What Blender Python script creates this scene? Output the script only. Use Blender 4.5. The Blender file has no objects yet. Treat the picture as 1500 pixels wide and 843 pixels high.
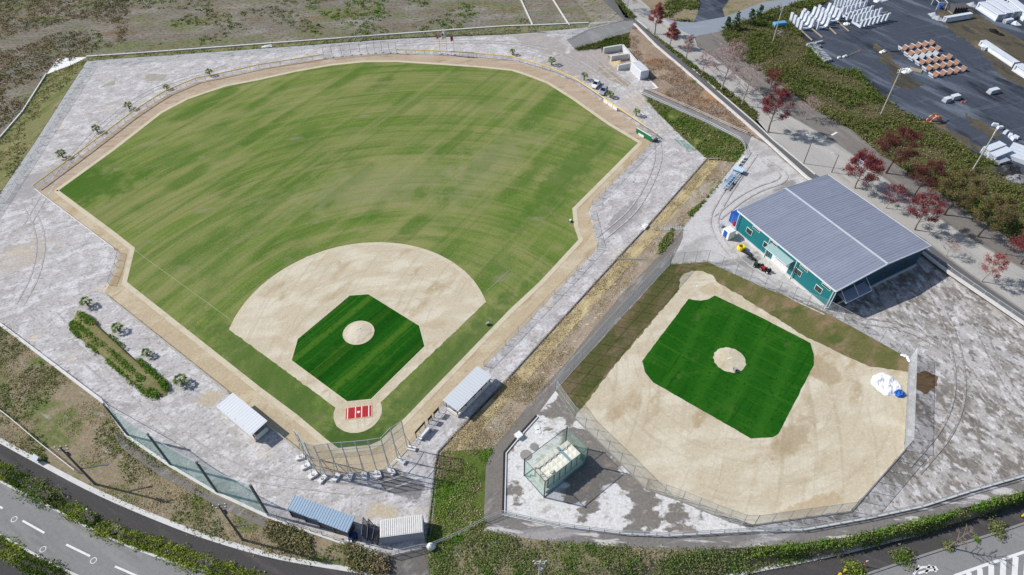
import bpy, bmesh, math, random
import numpy as np
from mathutils import Vector, Matrix, noise
from mathutils.geometry import tessellate_polygon
random.seed(7); RNG = np.random.default_rng(7)
S = bpy.context.scene; COL = S.collection
R = math.radians
# ------------------------------------------------------------------ camera (solved from the ball field's known sizes)
FPX, PITCH, ROLL, CAMH = 965.10, R(46.031), R(-0.2757), 95.64
F = Vector((0, math.cos(PITCH), -math.sin(PITCH))); Rv = Vector((1, 0, 0)); Uv = Rv.cross(F)
R2 = Rv * math.cos(ROLL) + Uv * math.sin(ROLL); U2 = Uv * math.cos(ROLL) - Rv * math.sin(ROLL)
cam = bpy.data.cameras.new('camera'); co = bpy.data.objects.new('camera', cam); COL.objects.link(co)
co.matrix_world = Matrix((( R2.x, U2.x, -F.x, 0), (R2.y, U2.y, -F.y, 0), (R2.z, U2.z, -F.z, CAMH), (0, 0, 0, 1)))
cam.sensor_width = 36; cam.lens = FPX / 1500 * 36; cam.clip_end = 4000; cam.clip_start = 1
S.camera = co
def P(x, y, z=0.0):
    """point of the place at height z seen at photo pixel x, y"""
    d = F + R2 * ((x - 750) / FPX) - U2 * ((y - 421.5) / FPX)
    t = (z - CAMH) / d.z
    return Vector((d.x * t, d.y * t, z))
def PP(pts, z=0.0):
    return [P(p[0], p[1], p[2] if len(p) > 2 else z) for p in pts]
Z0, Z1, ZR, ZM = 0.0, 0.8, -1.5, 1.5
# ------------------------------------------------------------------ materials
class NT:
    def __init__(s, name):
        s.m = bpy.data.materials.new(name); s.m.use_nodes = True
        s.t = s.m.node_tree; s.t.nodes.clear()
        s.out = s.n('ShaderNodeOutputMaterial')
    def n(s, ty, **kw):
        nd = s.t.nodes.new(ty)
        for k, v in kw.items():
            if k.startswith('i_'):
                nd.inputs[k[2:].replace('_', ' ')].default_value = v
            else: setattr(nd, k, v)
        return nd
    def l(s, a, b): s.t.links.new(a, b)
    def math(s, op, a, b=None, clamp=False):
        nd = s.n('ShaderNodeMath', operation=op, use_clamp=clamp)
        for i, v in enumerate((a, b)):
            if v is None: continue
            if isinstance(v, (int, float)): nd.inputs[i].default_value = v
            else: s.l(v, nd.inputs[i])
        return nd.outputs[0]
    def rng(s, v, lo, hi, k=1.0):
        nd = s.n('ShaderNodeMapRange', interpolation_type='SMOOTHSTEP')
        s.l(v, nd.inputs[0]); nd.inputs[1].default_value = lo; nd.inputs[2].default_value = hi
        nd.inputs[3].default_value = 0; nd.inputs[4].default_value = k
        return nd.outputs[0]
    def mix(s, fac, a, b, mode='MIX'):
        nd = s.n('ShaderNodeMix', data_type='RGBA', blend_type=mode)
        for i, v in ((0, fac), (6, a), (7, b)):
            if isinstance(v, (int, float)): nd.inputs[i].default_value = v
            elif isinstance(v, tuple): nd.inputs[i].default_value = (*v, 1)
            else: s.l(v, nd.inputs[i])
        return nd.outputs[2]
    def noise(s, vec, scale=1.0, detail=4, rough=.55):
        nd = s.n('ShaderNodeTexNoise'); nd.inputs['Scale'].default_value = scale
        nd.inputs['Detail'].default_value = detail; nd.inputs['Roughness'].default_value = rough
        s.l(vec, nd.inputs['Vector']); return nd.outputs[0]
    def bsdf(s, col, rough=.9, metal=0, bump=None, bstr=.4, bdist=.05, spec=.3):
        b = s.n('ShaderNodeBsdfPrincipled')
        if isinstance(col, tuple): b.inputs['Base Color'].default_value = (*col, 1)
        else: s.l(col, b.inputs['Base Color'])
        b.inputs['Roughness'].default_value = rough; b.inputs['Metallic'].default_value = metal
        b.inputs['Specular IOR Level'].default_value = spec
        if bump is not None:
            bp = s.n('ShaderNodeBump'); bp.inputs['Strength'].default_value = bstr; bp.inputs['Distance'].default_value = bdist
            s.l(bump, bp.inputs['Height']); s.l(bp.outputs[0], b.inputs['Normal'])
        s.l(b.outputs[0], s.out.inputs[0]); return b
def ang(a, b, z=0):
    d = P(*b, z) - P(*a, z); return math.atan2(d.y, d.x)
def gmat(name, base, layers=(), grain=(1.6, .25), bump=.5, rough=.95, bdist=.08):
    """layers: (colour, (Lx, Ly) feature size in m, angle, lo, hi, strength, detail[, kind[, centre]])"""
    t = NT(name); pos = t.n('ShaderNodeNewGeometry').outputs['Position']
    col = base
    for i, ly in enumerate(layers):
        c, (lx, lyy), a, lo, hi, k, det = ly[:7]; kind = ly[7] if len(ly) > 7 else 'noise'
        v = pos
        if kind == 'polar':
            sub = t.n('ShaderNodeVectorMath', operation='SUBTRACT'); t.l(pos, sub.inputs[0]); sub.inputs[1].default_value = (*ly[8], 0)
            sep = t.n('ShaderNodeSeparateXYZ'); t.l(sub.outputs[0], sep.inputs[0])
            th = t.math('ARCTAN2', sep.outputs[1], sep.outputs[0])
            r = t.math('SQRT', t.math('ADD', t.math('MULTIPLY', sep.outputs[0], sep.outputs[0]), t.math('MULTIPLY', sep.outputs[1], sep.outputs[1])))
            cb = t.n('ShaderNodeCombineXYZ'); t.l(t.math('MULTIPLY', th, 60 / lx), cb.inputs[0]); t.l(t.math('DIVIDE', r, lyy), cb.inputs[1])
            vec = cb.outputs[0]
        else:
            mp = t.n('ShaderNodeMapping', vector_type='TEXTURE'); t.l(v, mp.inputs[0])
            mp.inputs['Location'].default_value = (i * 13.7, i * 7.1, 0); mp.inputs['Rotation'].default_value = (0, 0, a); mp.inputs['Scale'].default_value = (lx, lyy, 1)
            vec = mp.outputs[0]
        if kind == 'blob':
            sub = t.n('ShaderNodeVectorMath', operation='SUBTRACT'); t.l(pos, sub.inputs[0]); sub.inputs[1].default_value = (*ly[8], 0)
            mp = t.n('ShaderNodeMapping', vector_type='TEXTURE'); t.l(sub.outputs[0], mp.inputs[0]); mp.inputs['Rotation'].default_value = (0, 0, a); mp.inputs['Scale'].default_value = (lx, lyy, 1)
            sep = t.n('ShaderNodeSeparateXYZ'); t.l(mp.outputs[0], sep.inputs[0])
            r = t.math('SQRT', t.math('ADD', t.math('MULTIPLY', sep.outputs[0], sep.outputs[0]), t.math('MULTIPLY', sep.outputs[1], sep.outputs[1])))
            f = t.math('SUBTRACT', t.math('ADD', .5, t.math('MULTIPLY', t.math('SUBTRACT', t.noise(pos, .35, 5, .65), .5), 2.2)), t.math('MULTIPLY', t.math('SUBTRACT', r, .7), 1.2))
        elif kind == 'band':
            sep = t.n('ShaderNodeSeparateXYZ'); t.l(vec, sep.inputs[0])
            f = t.math('ADD', t.math('MULTIPLY', t.math('SINE', t.math('ADD', t.math('MULTIPLY', sep.outputs[1], 2 * math.pi), t.math('MULTIPLY', t.noise(pos, .25, 4), 1.2))), .5), .5)
        elif kind == 'stripe':
            sep = t.n('ShaderNodeSeparateXYZ'); t.l(vec, sep.inputs[0])
            wob = t.noise(pos, .12, 3)
            f = t.math('SINE', t.math('ADD', t.math('MULTIPLY', sep.outputs[1], 2 * math.pi), t.math('MULTIPLY', wob, 1.5)))
            f = t.math('ADD', t.math('MULTIPLY', f, .5), .5)
            # stripes fade in and out along the field
            f = t.math('MULTIPLY', f, t.rng(t.noise(pos, .05, 3), .35, .65))
        else:
            f = t.noise(vec, 1.0, det)
        col = t.mix(t.rng(f, lo, hi, k), col, c)
    g = t.noise(pos, grain[0], 6, .75)
    gv = t.math('ADD', t.math('MULTIPLY', t.math('SUBTRACT', g, .5), 4.5 * grain[1]), 1.0)
    cb = t.n('ShaderNodeCombineColor')
    for i in range(3): t.l(gv, cb.inputs[i])
    col = t.mix(1.0, col, cb.outputs[0], 'MULTIPLY')
    t.bsdf(col, rough, bump=g, bstr=bump, bdist=bdist, spec=.0)
    return t.m
def pmat(name, c, rough=.6, metal=0, var=.12, vs=.8, dirt=None, spec=.35):
    """a painted / metal / concrete surface: weathering noise and grime"""
    t = NT(name); pos = t.n('ShaderNodeNewGeometry').outputs['Position']
    n1 = t.noise(pos, vs, 5, .65)
    d = dirt or tuple(x * .6 for x in c)
    col = t.mix(t.rng(n1, .45, .8, min(1, var * 4)), c, d)
    t.bsdf(col, rough, metal, bump=t.noise(pos, 6, 3), bstr=.08, bdist=.02, spec=spec)
    return t.m
def lmat(name, c1, c2, c3, ps=.25, trans=.25):
    """leaves: three colours mixed leaf by leaf and clump by clump"""
    t = NT(name); g = t.n('ShaderNodeNewGeometry')
    ri = g.outputs['Random Per Island']; n1 = t.noise(g.outputs['Position'], ps, 3)
    col = t.mix(t.rng(n1, .38, .62), c1, c2)
    col = t.mix(t.rng(ri, .55, .95), col, c3)
    br = t.math('ADD', t.math('MULTIPLY', t.math('FRACT', t.math('MULTIPLY', ri, 37.0)), .7), .65)
    cb = t.n('ShaderNodeCombineColor')
    for i in range(3): t.l(br, cb.inputs[i])
    col = t.mix(1.0, col, cb.outputs[0], 'MULTIPLY')
    d = t.n('ShaderNodeBsdfDiffuse'); tr = t.n('ShaderNodeBsdfTranslucent'); mx = t.n('ShaderNodeMixShader'); mx.inputs[0].default_value = trans
    t.l(col, d.inputs[0]); t.l(col, tr.inputs[0]); t.l(d.outputs[0], mx.inputs[1]); t.l(tr.outputs[0], mx.inputs[2]); t.l(mx.outputs[0], t.out.inputs[0])
    return t.m
def netmat(name, c, alpha, rough=.6):
    t = NT(name); d = t.n('ShaderNodeBsdfDiffuse'); d.inputs[0].default_value = (*c, 1)
    tr = t.n('ShaderNodeBsdfTransparent'); mx = t.n('ShaderNodeMixShader')
    pos = t.n('ShaderNodeNewGeometry').outputs['Position']
    f = t.math('ADD', t.math('MULTIPLY', t.noise(pos, .5, 3), alpha * .6), alpha * .7)
    t.l(f, mx.inputs[0]); t.l(tr.outputs[0], mx.inputs[1]); t.l(d.outputs[0], mx.inputs[2]); t.l(mx.outputs[0], t.out.inputs[0])
    return t.m
# ------------------------------------------------------------------ mesh builder
class MB:
    def __init__(s): s.v = []; s.f = []
    def add(s, v, f):
        o = len(s.v); s.v += [tuple(p) for p in v]; s.f += [tuple(i + o for i in q) for q in f]; return s
    def box(s, c, d, rz=0, taper=1.0, tilt=0):
        x, y, z = d[0] / 2, d[1] / 2, d[2] / 2; V = []
        for sz in (-1, 1):
            k = taper if sz > 0 else 1
            for sx, sy in ((-1, -1), (1, -1), (1, 1), (-1, 1)):
                p = Vector((sx * x * k, sy * y * k, sz * z))
                if tilt: p = Matrix.Rotation(tilt, 3, 'X') @ p
                if rz: p = Matrix.Rotation(rz, 3, 'Z') @ p
                V.append(p + Vector(c))
        return s.add(V, [(0, 3, 2, 1), (4, 5, 6, 7), (0, 1, 5, 4), (1, 2, 6, 5), (2, 3, 7, 6), (3, 0, 4, 7)])
    def tube(s, pts, r, n=6, cap=True):
        pts = [Vector(p) for p in pts]; rr = r if isinstance(r, (list, tuple)) else [r] * len(pts); V = []; Fc = []
        for i, p in enumerate(pts):
            d = (pts[min(i + 1, len(pts) - 1)] - pts[max(i - 1, 0)]).normalized()
            a = d.cross(Vector((0, 0, 1)) if abs(d.z) < .9 else Vector((1, 0, 0))).normalized(); b = d.cross(a)
            for k in range(n):
                w = 2 * math.pi * k / n; V.append(p + (a * math.cos(w) + b * math.sin(w)) * rr[i])
        for i in range(len(pts) - 1):
            for k in range(n):
                Fc.append((i * n + k, i * n + (k + 1) % n, (i + 1) * n + (k + 1) % n, (i + 1) * n + k))
        if cap: Fc += [tuple(range(n)), tuple(range((len(pts) - 1) * n, len(pts) * n))]
        return s.add(V, Fc)
    def prism(s, poly, z0, z1):
        """vertical prism over a plan polygon (or sloped when the points carry z)"""
        n = len(poly)
        V = [(p[0], p[1], z0) for p in poly] + [(p[0], p[1], z1) for p in poly]
        return s.add(V, [tuple(range(n))[::-1], tuple(range(n, 2 * n))] + [(i, (i + 1) % n, (i + 1) % n + n, i + n) for i in range(n)])
    def extrude(s, prof, axis_len, rz=0, c=(0, 0, 0)):
        """profile in (y, z), extruded along x, centred"""
        n = len(prof); M = Matrix.Rotation(rz, 3, 'Z'); V = []
        for sx in (-.5, .5):
            for y, z in prof: V.append(M @ Vector((sx * axis_len, y, z)) + Vector(c))
        tris = tessellate_polygon([[Vector((y, z, 0)) for y, z in prof]])
        Fc = [(i, (i + 1) % n, (i + 1) % n + n, i + n) for i in range(n)]
        Fc += [tuple(t) for t in tris] + [tuple(x + n for x in t[::-1]) for t in tris]
        return s.add(V, Fc)
    def quad(s, a, b, c, d): return s.add([a, b, c, d], [(0, 1, 2, 3)])
    def ball(s, c, r, n=8, m=5, sq=(1, 1, 1), half=False):
        V = []; Fc = []
        for j in range(m + 1):
            ph = (math.pi / 2 if half else math.pi) * j / m
            for k in range(n):
                w = 2 * math.pi * k / n
                V.append((c[0] + r * sq[0] * math.sin(ph) * math.cos(w), c[1] + r * sq[1] * math.sin(ph) * math.sin(w), c[2] + r * sq[2] * math.cos(ph)))
        for j in range(m):
            for k in range(n): Fc.append((j * n + k, j * n + (k + 1) % n, (j + 1) * n + (k + 1) % n, (j + 1) * n + k))
        return s.add(V, Fc)
    def mesh(s, name, mat):
        me = bpy.data.meshes.new(name); me.from_pydata(s.v, [], s.f); me.validate()
        bm = bmesh.new(); bm.from_mesh(me); bmesh.ops.remove_doubles(bm, verts=bm.verts, dist=1e-5); bmesh.ops.recalc_face_normals(bm, faces=bm.faces); bm.to_mesh(me); bm.free()
        me.materials.append(mat); return me
def link(name, me, parent=None, loc=(0, 0, 0), rz=0):
    o = bpy.data.objects.new(name, me); COL.objects.link(o); o.location = loc; o.rotation_euler = (0, 0, rz)
    if parent is not None: o.parent = parent
    return o
def part(name, mb, mat, parent, loc=(0, 0, 0), rz=0, bevel=0, label=None):
    o = link(name, mb.mesh(name, mat), parent, loc, rz)
    if bevel:
        b = o.modifiers.new('bevel', 'BEVEL'); b.width = bevel; b.segments = 2
    if label: o['label'] = label
    return o
def tag(o, label, cat, group=None, kind=None):
    o['label'] = label; o['category'] = cat
    if group: o['group'] = group
    if kind: o['kind'] = kind
    return o
def thing(name, label, cat, loc=(0, 0, 0), rz=0, group=None):
    return tag(link(name, None, None, loc, rz), label, cat, group)
def solo(name, mb, mat, label, cat, loc=(0, 0, 0), rz=0, group=None, bevel=0):
    o = part(name, mb, mat, None, loc, rz, bevel); return tag(o, label, cat, group)
def dup(root, label, loc, rz=0, group=None, scale=None):
    r = root.copy(); COL.objects.link(r); r.location = loc; r.rotation_euler = (0, 0, rz); r['label'] = label
    if group: r['group'] = group
    if scale: r.scale = (scale,) * 3
    for ch in [c for c in root.children]:
        c = ch.copy(); COL.objects.link(c); c.parent = r
        for g in list(ch.children):
            d = g.copy(); COL.objects.link(d); d.parent = c
    return r
# ------------------------------------------------------------------ ground sheets
SHEETS = {}
def ragged(W, amp, step=.45):
    out = []
    for a, b in zip(W, W[1:] + W[:1]):
        d = b - a; L = d.length; n = max(1, int(L / step)); nr = Vector((-d.y, d.x, 0)).normalized()
        for i in range(n):
            q = a.lerp(b, i / n)
            if i: q = q + nr * amp * (noise.noise((q.x * .7, q.y * .7, 1.5)) + .9 * noise.noise((q.x * 2.3, q.y * 2.3, 4.5)))
            out.append(q)
    return out
def sheet(name, pts, mat, z=0.0, lay=0, kind='structure', world=False, rag=0):
    W = [Vector(p) if len(p) == 3 else Vector((p[0], p[1], z)) for p in pts] if world else PP(pts, z)
    W = [w + Vector((0, 0, lay * .006)) for w in W]
    if rag: W = ragged(W, rag)
    tris = tessellate_polygon([[Vector((w.x, w.y, 0)) for w in W]])
    me = bpy.data.meshes.new(name); me.from_pydata([tuple(w) for w in W], [], [tuple(t) for t in tris])
    bm = bmesh.new(); bm.from_mesh(me)
    for f in bm.faces:
        f.normal_update()
        if f.normal.z < 0: f.normal_flip()
    bm.to_mesh(me); bm.free()
    me.materials.append(mat); o = link(name, me); o['kind'] = kind
    o['label'] = name.replace('_', ' '); o['category'] = 'ground'
    SHEETS[name if name not in SHEETS else name + '_more'] = [[W[i] for i in t] for t in tris]
    return o
def rs(pts, n):
    """resample a polyline of Vectors evenly"""
    L = [0]
    for a, b in zip(pts, pts[1:]): L.append(L[-1] + (b - a).length)
    out = []; j = 0
    for i in range(n):
        d = L[-1] * i / (n - 1)
        while j < len(L) - 2 and L[j + 1] < d: j += 1
        t = (d - L[j]) / max(1e-9, L[j + 1] - L[j]); out.append(pts[j].lerp(pts[j + 1], t))
    return out
def smooth(pts, it=2):
    """Chaikin on an open polyline of Vectors"""
    for _ in range(it):
        q = [pts[0]]
        for a, b in zip(pts, pts[1:]): q += [a.lerp(b, .25), a.lerp(b, .75)]
        pts = q + [pts[-1]]
    return pts
def offset(W, d, closed=False):
    out = []; n = len(W)
    for i, p in enumerate(W):
        a = W[i - 1] if (i or closed) else p; b = W[(i + 1) % n] if (i < n - 1 or closed) else p
        d1 = (p - a); d2 = (b - p); d1.z = d2.z = 0
        if d1.length < 1e-6: d1 = d2.copy()
        if d2.length < 1e-6: d2 = d1.copy()
        d1.normalize(); d2.normalize(); t = (d1 + d2).normalized(); nrm = Vector((-t.y, t.x, 0))
        k = 1 / max(.5, Vector((-d1.y, d1.x, 0)).dot(nrm)); out.append(p + nrm * d * k)
    return out
def ribbon(name, W, w, mat, z=None, lay=0, h=0, kind='structure', label=None, cat='kerb', smooth_it=0):
    """a band of width w along a world polyline; with h a kerb with real height"""
    if smooth_it: W = smooth(W, smooth_it)
    A = offset(W, w / 2); B = offset(W, -w / 2); mb = MB(); dz = lay * .006
    for i in range(len(W) - 1):
        up = Vector((0, 0, dz + h)); dn = Vector((0, 0, dz - .05))
        if h:
            q = [A[i] + up, A[i + 1] + up, B[i + 1] + up, B[i] + up, A[i] + dn, A[i + 1] + dn, B[i + 1] + dn, B[i] + dn]
            mb.add(q, [(3, 2, 1, 0), (4, 5, 1, 0)[::-1], (7, 3, 2, 6)[::-1], (0, 3, 7, 4), (1, 5, 6, 2)])
        else: mb.quad(A[i] + up, B[i] + up, B[i + 1] + up, A[i + 1] + up)
    me = bpy.data.meshes.new(name); me.from_pydata(mb.v, [], mb.f)
    me.materials.append(mat); o = link(name, me)
    if kind: o['kind'] = kind
    o['label'] = label or name.replace('_', ' '); o['category'] = cat
    return o
# ------------------------------------------------------------------ vegetation
def leaf_mesh(name, C, per, rad, hgt, size, mat, up=.35, dome=True, squash=1.0):
    """C: centres N x 3 (numpy). per leaf quads round every centre"""
    C = np.asarray(C, np.float64).reshape(-1, 3); N = len(C) * per
    if N == 0: C = np.zeros((1, 3)); N = per
    c = np.repeat(C, per, 0)
    rad = np.repeat(np.broadcast_to(rad, (len(C),)), per); hg = np.repeat(np.broadcast_to(hgt, (len(C),)), per)
    a = RNG.uniform(0, 2 * np.pi, N); r = np.sqrt(RNG.uniform(0, 1, N))
    if dome:
        z = RNG.uniform(.05, 1, N) * np.sqrt(np.maximum(.03, 1 - r * r)); c = c + np.stack([np.cos(a) * r * rad, np.sin(a) * r * rad, z * hg], 1)
    else:
        g = RNG.normal(0, 1, (N, 3)); g /= np.linalg.norm(g, axis=1)[:, None]; q = RNG.uniform(.35, 1, N) ** .6
        c = c + g * (q[:, None]) * np.stack([rad, rad, hg], 1)
    n = RNG.normal(0, 1, (N, 3)); n[:, 2] = np.abs(n[:, 2]) + up * 2; n /= np.linalg.norm(n, axis=1)[:, None]
    t = np.cross(n, RNG.normal(0, 1, (N, 3))); t /= np.linalg.norm(t, axis=1)[:, None]; b = np.cross(n, t)
    s = (size * RNG.uniform(.55, 1.3, N))[:, None]; e = s * RNG.uniform(.45, .9, N)[:, None]
    V = np.stack([c - t * s, c - b * e, c + t * s, c + b * e], 1).reshape(-1, 3)
    me = bpy.data.meshes.new(name); me.vertices.add(N * 4); me.vertices.foreach_set('co', V.ravel().astype(np.float32))
    me.loops.add(N * 4); me.loops.foreach_set('vertex_index', np.arange(N * 4, dtype=np.int32))
    me.polygons.add(N); me.polygons.foreach_set('loop_start', np.arange(0, N * 4, 4, dtype=np.int32))
    me.update(calc_edges=True); me.materials.append(mat); return me
def sample(tris, n, ns=0.12, thr=-.1, seed=0.0, lim=None):
    """n points inside triangles, thinned where a noise field is below thr"""
    T = np.array([[tuple(p) for p in t] for t in tris]); A = np.linalg.norm(np.cross(T[:, 1] - T[:, 0], T[:, 2] - T[:, 0]), axis=1)
    out = []; A = A / A.sum()
    while len(out) < n:
        k = RNG.choice(len(T), 4000, p=A); u = RNG.uniform(0, 1, (4000, 2)); m = u.sum(1) > 1; u[m] = 1 - u[m]
        Q = T[k, 0] + (T[k, 1] - T[k, 0]) * u[:, :1] + (T[k, 2] - T[k, 0]) * u[:, 1:]
        got = 0
        for q in Q:
            if noise.noise((q[0] * ns, q[1] * ns, seed)) > thr: out.append(q); got += 1
            if len(out) >= n: break
        if got == 0: break
    return np.array(out)
def tri_of(pts, z=0.0):
    W = PP(pts, z); return [[W[i] for i in t] for t in tessellate_polygon([[Vector((w.x, w.y, 0)) for w in W]])]
def stuff(name, me, label, cat): return tag(link(name, me), label, cat, None, 'stuff')
def veg(name, tris, n, per, rad, hgt, size, mat, label, cat='plants', ns=.12, thr=-.1, seed=0.0):
    C = sample(tris, n, ns, thr, seed); k = RNG.uniform(.55, 1.35, len(C))
    return stuff(name, leaf_mesh(name, C, per, rad * k, hgt * k, size, mat), label, cat)
# ================================================================== GROUND
A_MOW = ang((507, 190), (644, 94)); A_ROADM = ang((959, 60), (1440, 430), ZM); A_BANK = ang((740, 560), (953, 327)); A_BL = ang((0, 473), (152, 590))
HX, HY, HA = -26.4076, 62.8353, 0.92546
E1 = Vector((math.cos(HA), math.sin(HA), 0)); E2 = Vector((-math.sin(HA), math.cos(HA), 0)); HOME = Vector((HX, HY, 0))
def FC(u, v, z=0.0): return HOME + E1 * u + E2 * v + Vector((0, 0, z))
def UV(p): d = p - HOME; return d.dot(E1), d.dot(E2)
DM = 18.44 / math.sqrt(2)
G_scrub = gmat('scrub_soil', (.195, .175, .142), [((.28, .262, .23), (14, 7), .2, .42, .7, .8, 6), ((.16, .175, .075), (22, 9), .1, .46, .66, .8, 6), ((.20, .125, .075), (16, 5), .1, .52, .72, .75, 5), ((.085, .085, .05), (1.6, .8), .1, .55, .64, .8, 6), ((.09, .13, .035), (3.4, 1.6), .1, .62, .68, .8, 5), ((.32, .305, .285), (1.0, .5), .1, .60, .68, .6, 4), ((.27, .255, .23), (2.2, .8), .1, .62, .74, .6, 4)], (1.2, .45))
G_gravel = gmat('pale_gravel', (.475, .455, .445), [((.33, .31, .295), (4.2, 3.0), .7, .48, .68, .65, 8), ((.625, .61, .615), (3.4, 2.4), .55, .48, .62, .8, 8), ((.31, .29, .285), (1.4, .9), .75, .54, .66, .6, 8), ((.64, .54, .40), (11, 6), .3, .60, .68, .6, 7), ((.30, .285, .29), (26, .7), 0, .58, .68, .5, 6, 'polar', (-70, 40)), ((.25, .235, .23), (.9, .5), .6, .57, .66, .75, 5), ((.70, .69, .70), (1.0, .6), .2, .58, .68, .6, 5),
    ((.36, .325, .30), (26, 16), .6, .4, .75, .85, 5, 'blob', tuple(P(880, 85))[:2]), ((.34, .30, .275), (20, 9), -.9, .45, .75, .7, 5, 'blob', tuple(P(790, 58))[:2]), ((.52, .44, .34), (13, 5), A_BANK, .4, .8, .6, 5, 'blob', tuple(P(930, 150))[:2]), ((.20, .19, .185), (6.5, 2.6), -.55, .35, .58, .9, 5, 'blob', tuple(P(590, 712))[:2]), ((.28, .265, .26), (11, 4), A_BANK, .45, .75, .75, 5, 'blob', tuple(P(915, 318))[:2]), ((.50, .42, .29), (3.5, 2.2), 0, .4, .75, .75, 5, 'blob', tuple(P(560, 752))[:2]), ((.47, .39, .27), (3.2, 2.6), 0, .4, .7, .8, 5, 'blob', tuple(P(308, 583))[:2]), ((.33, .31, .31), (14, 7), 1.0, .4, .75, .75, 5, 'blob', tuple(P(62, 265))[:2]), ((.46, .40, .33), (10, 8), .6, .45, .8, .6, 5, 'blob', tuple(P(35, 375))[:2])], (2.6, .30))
G_gravel_right = gmat('worn_gravel', (.425, .40, .38), [((.20, .178, .155), (4.6, 3.4), A_ROADM, .45, .56, .9, 12), ((.52, .505, .50), (24, 14), A_ROADM, .48, .64, .7, 5), ((.63, .615, .61), (1.7, 1.1), A_ROADM, .52, .62, .8, 8), ((.155, .142, .13), (1.7, 1.0), A_ROADM, .54, .63, .8, 9), ((.45, .42, .39), (1.2, .6), A_ROADM, .58, .66, .7, 6), ((.14, .13, .12), (.8, .5), A_ROADM, .60, .68, .7, 5)], (2.8, .30))
G_tank = gmat('stained_paving', (.205, .188, .17), [((.65, .64, .63), (9, 6), .2, .485, .515, .96, 9), ((.30, .25, .20), (3, 2), .2, .56, .66, .5, 6), ((.36, .33, .30), (1.0, .7), .2, .58, .66, .6, 6)], (2.8, .28))
G_track = gmat('warning_track_sand', (.47, .385, .26), [((.56, .485, .355), (8, 4), .4, .45, .63, .8, 6), ((.415, .30, .18), (9, 2.2), HA, .53, .68, .8, 6), ((.38, .28, .17), (1.2, .8), .3, .60, .68, .6, 5)], (2.4, .20), bump=.3)
G_trackfar = gmat('outfield_track_soil', (.43, .34, .25), [((.50, .42, .33), (9, 3), .3, .45, .65, .7, 5), ((.31, .21, .13), (5, 1.6), .1, .52, .7, .7, 5)], (1.5, .18), bump=.3)
DM0 = 2.0
G_sand = gmat('infield_sand', (.535, .468, .345), [((.635, .58, .46), (9, 4), .3, .44, .62, .85, 6), ((.40, .305, .185), (9, 4), HA, .54, .70, .75, 6), ((.40, .335, .225), (30, 1.0), 0, .52, .70, .42, 6, 'polar', (HX + 3, HY + 13)), ((.40, .335, .225), (34, 1.0), 0, .52, .70, .42, 6, 'polar', tuple(P(1068, 528, Z1))[:2]), ((.64, .58, .45), (1.4, .5), .4, .58, .70, .6, 5), ((.35, .265, .155), (7, 4), -.6, .45, .8, .6, 5, 'blob', tuple(P(1205, 545, Z1))[:2]), ((.34, .255, .15), (9, 3), .7, .45, .8, .55, 5, 'blob', tuple(P(1165, 640, Z1))[:2]), ((.45, .35, .22), (9, 1.6), .3, .4, .8, .7, 5, 'blob', tuple(P(1190, 742, Z1))[:2]), ((.47, .38, .26), (3.5, 2), .3, .4, .8, .6, 5, 'blob', tuple(P(635, 475))[:2]), ((.50, .41, .29), (5, 1.5), -.6, .4, .8, .6, 5, 'blob', tuple(P(418, 506))[:2]), ((.47, .37, .24), (3, 2.4), .3, .4, .8, .6, 5, 'blob', tuple(P(1040, 425, Z1))[:2])], (3.0, .17), bump=.25, bdist=.04)
G_edge = gmat('pale_edge_sand', (.58, .515, .385), [((.49, .42, .30), (3, 2), .3, .5, .66, .7, 6)], (2.4, .14), bump=.2)
G_out = gmat('outfield_grass', (.14, .205, .042), [
    ((.26, .265, .10), (26, 14), .3, .42, .64, .8, 5),
    ((.255, .255, .095), (44, 3.4), 0, .44, .68, .9, 6, 'polar', (HX + 6, HY + 8)),
    ((.08, .153, .024), (38, 3.6), 0, .47, .70, .8, 6, 'polar', (HX + 6, HY + 8)), ((.235, .24, .09), (70, 1.15), 0, .48, .68, .6, 5, 'polar', (HX + 6, HY + 8)), ((.065, .135, .02), (60, .9), 0, .52, .70, .55, 5, 'polar', (HX + 6, HY + 8)),
    ((.072, .145, .021), (2, 11.5), A_MOW, .25, .9, .75, 2, 'stripe'),
    ((.265, .27, .105), (120, 3.0), A_MOW, .47, .74, .75, 5),
    ((.26, .235, .115), (18, 2.6), 0, .55, .72, .8, 6, 'polar', (HX + 6, HY + 8)),
    ((.08, .15, .024), (90, 2.4), A_MOW, .50, .74, .65, 5),
    ((.06, .14, .021), (22, 14), 1.2, .5, .75, .6, 5),
    ((.28, .255, .16), (9, 5), .2, .58, .76, .6, 7),
    ((.27, .28, .14), (.5, .4), 0, .46, .74, .35, 3), ((.06, .12, .022), (.45, .4), 0, .5, .74, .35, 3),
    ((.27, .265, .14), (34, 13), .35, .3, 1.0, .42, 6, 'blob', tuple(P(560, 270))[:2]), ((.275, .27, .14), (30, 10), A_MOW, .3, 1.0, .42, 6, 'blob', tuple(P(720, 240))[:2]), ((.058, .13, .02), (20, 11), .2, .25, 1.0, .8, 5, 'blob', tuple(P(110, 275))[:2]), ((.07, .13, .03), (34, 6), 2.4, .25, 1.0, .7, 5, 'blob', tuple(P(400, 560))[:2]), ((.07, .125, .032), (34, 5), HA, .25, 1.0, .7, 5, 'blob', tuple(P(660, 530))[:2]), ((.06, .11, .026), (8, 6), 0, .25, 1.0, .8, 5, 'blob', tuple(P(525, 645))[:2]), ((.06, .135, .023), (32, 6), A_MOW, .25, 1.0, .6, 5, 'blob', tuple(P(830, 255))[:2])], (4.5, .26), bump=.4)
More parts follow.
